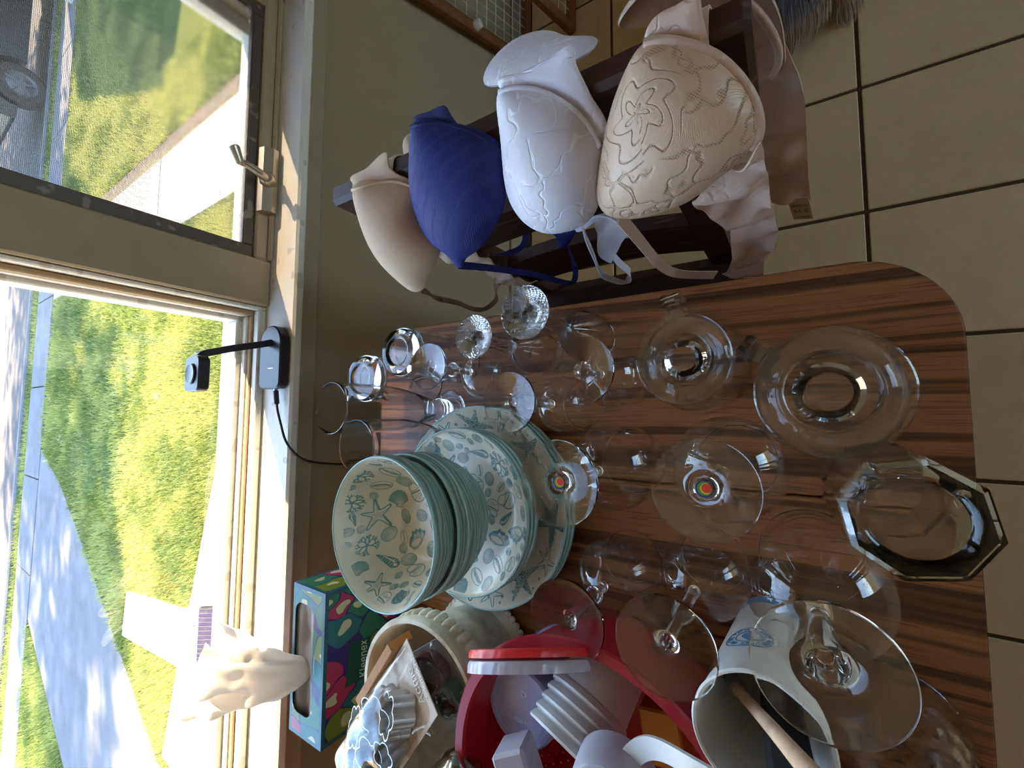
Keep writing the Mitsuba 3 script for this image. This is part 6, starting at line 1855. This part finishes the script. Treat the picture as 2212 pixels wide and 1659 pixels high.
put(k + '__body', st, mat('shiny_steel', pr(C(206, 200, 188), 0.14, 0.5, metallic=1.0)), smooth=40)
k = thing('mustard_box', 'mustard coloured box low down inside the colander', 'box')
put(k + '__body', rot(rbox(-0.354, -0.300, 0.100, 0.140, TZ + 0.006, TZ + 0.048, 0.002), (0, 0, 1), 8, about=(-0.33, 0.12, 0)), mat('mustard_card', pr(C(190, 128, 40), 0.6, 0.3)))

# ---------------------------------------------------------------- white tumbler with utensils
hx, hy, hz = -0.208, 0.024, 0.930
rb0, rb1 = 0.0275, 0.0408
M_WHITEP = mat('white_plastic', pr(C(228, 226, 216), 0.38, 0.45))
M_BLUEP = mat('blue_print', pr(C(108, 164, 200), 0.38, 0.45))
M_BLUED = mat('blue_logo', pr(C(96, 142, 176), 0.4, 0.45))
k = thing('white_tumbler', 'white plastic tumbler with a blue ring logo, holding a wooden spoon', 'tumbler')
zb = TZ + 0.0006
Rz = lambda z: rb0 + (rb1 - rb0) * (z - zb) / (hz - zb)
b = lathe([(0, zb), (rb0 - 0.002, zb), (rb0, zb + 0.002), (Rz(0.80), 0.80), (Rz(0.86), 0.86), (rb1 - 0.0006, hz - 0.003), (rb1 + 0.0006, hz - 0.001), (rb1 - 0.0006, hz), (rb1 - 0.0022, hz - 0.0006), (Rz(0.86) - 0.0026, 0.86), (Rz(0.80) - 0.0026, 0.80), (rb0 - 0.0024, zb + 0.005), (0, zb + 0.004)], 96)
put(k + '__body', move(b, hx, hy, 0), M_WHITEP, smooth=35)
bd = lathe([(Rz(zb + 0.003) + 0.0002, zb + 0.003)] + [(Rz(z) + 0.00025, z) for z in np.linspace(zb + 0.006, zb + 0.026, 5)] + [(Rz(zb + 0.026) - 0.0005, zb + 0.0262)], 96, lambda th, r, z, i: (np.full(len(th), r), np.full(len(th), z) + (0.006 * np.sin(th * 1.0 + 1.2) if i >= 4 else 0)), closed=False)
put(k + '__blue_band', move(bd, hx, hy, 0), M_BLUEP, smooth=True, label='blue band around the base')


def wrap(m2, a0, z0):
    """lay a flat mesh (x along the wall, y down towards the base) on the tumbler's outside"""
    v, f = trimesh.remesh.subdivide_to_size(m2.vertices, m2.faces, 0.003, max_iter=8)
    z = z0 + v[:, 1]
    R = Rz(z) + 0.0002 + v[:, 2]
    a = a0 + v[:, 0] / Rz(z0)
    m = trimesh.Trimesh(np.c_[hx + R * np.cos(a), hy + R * np.sin(a), z], f, process=False)
    return m


a0, z0 = math.radians(14), 0.868
put(k + '__logo_ring', wrap(prism(unary_union([Point(0, 0).buffer(0.0190).boundary.buffer(0.0005), Point(0, 0).buffer(0.0108).boundary.buffer(0.0004)]), 0.0002), a0, z0), M_BLUED)
drop = Point(0, -0.0015).buffer(0.0062).union(Polygon([(-0.0056, 0.001), (0.0056, 0.001), (0.0, 0.0092)]))
put(k + '__logo_drop', wrap(prism(drop, 0.0002), a0, z0), M_BLUED)
put(k + '__lettering', wrap(ring_text('GET ON THE PATH * LIFE PATH *', 0.0130, math.radians(100), math.radians(-348), 0.0040), a0, z0), M_BLUED, label='blue ring lettering')
M_SPOON = mat('spoon_wood', pr(proc(lambda p, n, uv: mix(C(204, 172, 142), C(176, 140, 110), fbm(p.x * 300, p.y * 120, p.z * 60))), 0.6, 0.3))
k = thing('wooden_spoon', 'pale wooden utensil handle with a grey ferrule in the white tumbler', 'utensil')
sp = np.array([(-0.219, 0.052, 0.835), (-0.216, 0.046, 0.864), (-0.196, 0.020, 0.930), (-0.158, -0.002, 1.020), (-0.120, -0.022, 1.105)])
p_ = smooth_path(sp[1:], 30)
put(k + '__handle', tube(p_, np.linspace(0.0040, 0.0052, 30), 14), M_SPOON, smooth=50)
put(k + '__ferrule', tube(np.vstack([sp[0], (sp[0] + sp[1]) / 2, sp[1] + (p_[2] - p_[0]) * 0.5]), [0.0042, 0.0058, 0.0056], 14), mat('ferrule_grey', pr(C(96, 94, 92), 0.4, 0.5)), smooth=50)
k = thing('spatula', 'flat black spatula standing in the white tumbler beside the wooden handle', 'utensil')
put(k + '__handle', ribbon([(-0.213, 0.016, 0.795), (-0.214, 0.014, 0.86), (-0.212, 0.008, 0.930), (-0.206, 0.000, 1.00), (-0.196, -0.012, 1.06)], 0.030, 0.006, side=(0.55, 0.8, 0.0), n=24), mat('black_rubber', pr(C(30, 30, 32), 0.5, 0.4)), smooth=35)
# ---------------------------------------------------------------- grey dog lying on the tiles behind the chair
def limb(j, r):
    out = []
    for i in range(len(j) - 1):
        a = Manifold.sphere(r[i], 24).translate(list(map(float, j[i])))
        b = Manifold.sphere(r[i + 1], 24).translate(list(map(float, j[i + 1])))
        out.append(Manifold.batch_hull([a, b]))
    return out


dog = thing('dog', 'small shaggy grey and tan dog lying on the floor tiles behind the chair', 'dog')
DX, DY = 1.255, -0.02
parts = []
parts += limb([(DX - 0.26, DY + 0.00, 0.105), (DX - 0.12, DY + 0.01, 0.125), (DX + 0.12, DY, 0.120), (DX + 0.24, DY, 0.135)], [0.088, 0.100, 0.105, 0.085])
parts += limb([(DX + 0.24, DY, 0.135), (DX + 0.34, DY - 0.01, 0.20)], [0.075, 0.055])
parts += limb([(DX + 0.34, DY - 0.01, 0.205), (DX + 0.41, DY - 0.02, 0.215), (DX + 0.475, DY - 0.03, 0.185)], [0.062, 0.055, 0.030])
for s in (-1, 1):
    parts += limb([(DX - 0.20, DY + s * 0.075, 0.095), (DX - 0.12, DY + s * 0.125, 0.060), (DX - 0.26, DY + s * 0.125, 0.028), (DX - 0.20, DY + s * 0.135, 0.020)], [0.062, 0.045, 0.024, 0.020])
    parts += limb([(DX + 0.20, DY + s * 0.06, 0.10), (DX + 0.15, DY + s * 0.085, 0.035), (DX + 0.33, DY + s * 0.085, 0.022)], [0.045, 0.030, 0.021])
    parts += limb([(DX + 0.35, DY - 0.01 + s * 0.048, 0.24), (DX + 0.345, DY - 0.01 + s * 0.078, 0.205)], [0.024, 0.012])
parts += limb([(DX - 0.31, DY + 0.02, 0.12), (DX - 0.38, DY + 0.05, 0.09), (DX - 0.42, DY + 0.08, 0.07)], [0.030, 0.022, 0.012])
body = Manifold.batch_boolean(parts, __import__('manifold3d').OpType.Add).refine_to_length(0.012)
mm = body.to_mesh()
bm = trimesh.Trimesh(mm.vert_properties[:, :3], mm.tri_verts, process=True)
trimesh.smoothing.filter_taubin(bm, lamb=0.5, nu=0.53, iterations=14)
bm.vertices[:, 2] = np.maximum(bm.vertices[:, 2], 0.002)


def P_dog(p, n, uv):
    k = smoothstep(0.10, 0.16, p.z + 0.03 * (noise(p.x * 30, p.y * 30, p.z * 30) - 0.5))
    g = mix(C(132, 132, 138), C(70, 72, 80), fbm(p.x * 22, p.y * 60, p.z * 30))
    return mix(mix(C(186, 164, 138), C(150, 128, 108), fbm(p.x * 40, p.y * 40, p.z * 40)), g, k)


M_DOG = mat('dog_coat', pr(proc(P_dog), 0.8, 0.2))
put(dog + '__body', bm, M_DOG, smooth=60)
r = np.random.default_rng(6)
P0, fi = trimesh.sample.sample_surface(bm, 26000, seed=5)
N0 = bm.face_normals[fi]
flow = np.array([-0.75, 0, -0.55]) + 0.9 * (np.stack([meshkit.noise(P0 * 14, q) for q in (1, 2, 3)], -1) - 0.5)
d = flow - N0 * (flow * N0).sum(1, keepdims=True) * 0.9 + N0 * 0.42
d /= np.linalg.norm(d, axis=1, keepdims=True)
L = r.uniform(0.022, 0.052, len(P0))
s = np.cross(d, r.normal(size=d.shape)); s /= np.linalg.norm(s, axis=1, keepdims=True)
w = 0.0007
mid = P0 + d * L[:, None] * 0.55 + N0 * 0.003
end = P0 + d * L[:, None] + np.array([0, 0, -0.006])
end[:, 2] = np.maximum(end[:, 2], 0.003); mid[:, 2] = np.maximum(mid[:, 2], 0.003)
V = np.stack([P0 - s * w, P0 + s * w, mid + s * w * 0.8, mid - s * w * 0.8, end], 1).reshape(-1, 3)
F = (np.array([[0, 1, 2], [0, 2, 3], [3, 2, 4]])[None] + 5 * np.arange(len(P0))[:, None, None]).reshape(-1, 3)
put(dog + '__fur', trimesh.Trimesh(V, F, process=False), M_DOG, kind='stuff')
M_NOSE = mat('dog_nose', pr(C(24, 22, 22), 0.3, 0.5))
put(dog + '__nose', (lambda m: (m.apply_scale([0.012, 0.014, 0.010]), m.apply_translation((DX + 0.505, DY - 0.035, 0.190)), m)[2])(trimesh.creation.icosphere(subdivisions=3)), M_NOSE, smooth=True)
for s_ in (-1, 1):
    put(dog + '__eye', (lambda m: (m.apply_scale(0.008), m.apply_translation((DX + 0.445, DY - 0.025 + s_ * 0.026, 0.238)), m)[2])(trimesh.creation.icosphere(subdivisions=3)), M_NOSE, smooth=True)

# ---------------------------------------------------------------- wooden pet gate with white wire panels against the wall
M_PINE = mat('gate_wood', pr(proc(lambda p, n, uv: mix(C(136, 86, 50), C(108, 66, 38), fbm(p.x * 12, p.y * 60, p.z * 60))), 0.55, 0.3))
M_WHITEW = mat('white_wire', pr(C(222, 220, 212), 0.4, 0.4))
gate = thing('pet_gate', 'wooden pet gate with white wire mesh leaning by the wall', 'gate')
lean = np.array([-0.345, 0.0, 0.94]); lean /= np.linalg.norm(lean)


def bar(p, q, w1, w2, up):
    p, q = np.array(p, float), np.array(q, float)
    e = q - p; L = np.linalg.norm(e); e /= L
    u = np.asarray(up, float); u -= e * (u @ e); u /= np.linalg.norm(u)
    m = rbox(0, L, -w1 / 2, w1 / 2, -w2 / 2, w2 / 2, 0.003)
    m.apply_transform(xform(p, e, u, np.cross(e, u)))
    return m


for i, (x0, yy) in enumerate(((1.262, 0.752), (1.300, 0.575))):
    o = np.array([x0, yy, 0.018])
    H, Wd = 0.62, 0.75
    put(gate + '__stile', bar(o, o + lean * H, 0.032, 0.022, (1, 0, 0)), M_PINE, smooth=25)
    put(gate + '__stile', bar(o + np.array([Wd, 0, 0]), o + np.array([Wd, 0, 0]) + lean * H, 0.032, 0.022, (1, 0, 0)), M_PINE, smooth=25)
    put(gate + '__rail', bar(o, o + np.array([Wd, 0, 0]), 0.022, 0.030, (0, 1, 0)), M_PINE, smooth=25)
    put(gate + '__rail', bar(o + lean * H, o + lean * H + np.array([Wd, 0, 0]), 0.022, 0.030, (0, 1, 0)), M_PINE, smooth=25)
    for q in np.arange(0.05, H, 0.052):
        put(gate + '__wire', tube([o + lean * q, o + lean * q + np.array([Wd, 0, 0])], 0.0014, 6), M_WHITEW, smooth=60)
    for q in np.arange(0.03, Wd, 0.034):
        put(gate + '__wire', tube([o + np.array([q, 0.001, 0]), o + np.array([q, 0.001, 0]) + lean * H], 0.0012, 6), M_WHITEW, smooth=60)
    bpt = o + lean * 0.33 + np.array([-0.018, -0.004, 0])
    if i == 0:
        m = lathe([(0, 0), (0.014, 0), (0.015, 0.004), (0.012, 0.018), (0.006, 0.020), (0.005, 0.014), (0, 0.013)], 24)
        m.apply_transform(xform(o + lean * 0.33 + np.array([0, -0.011, 0]), (1, 0, 0), (0, 0, 1), (0, -1, 0)))
        put(gate + '__bumper', m, M_WHITEW, smooth=35, label='white rubber bumper')
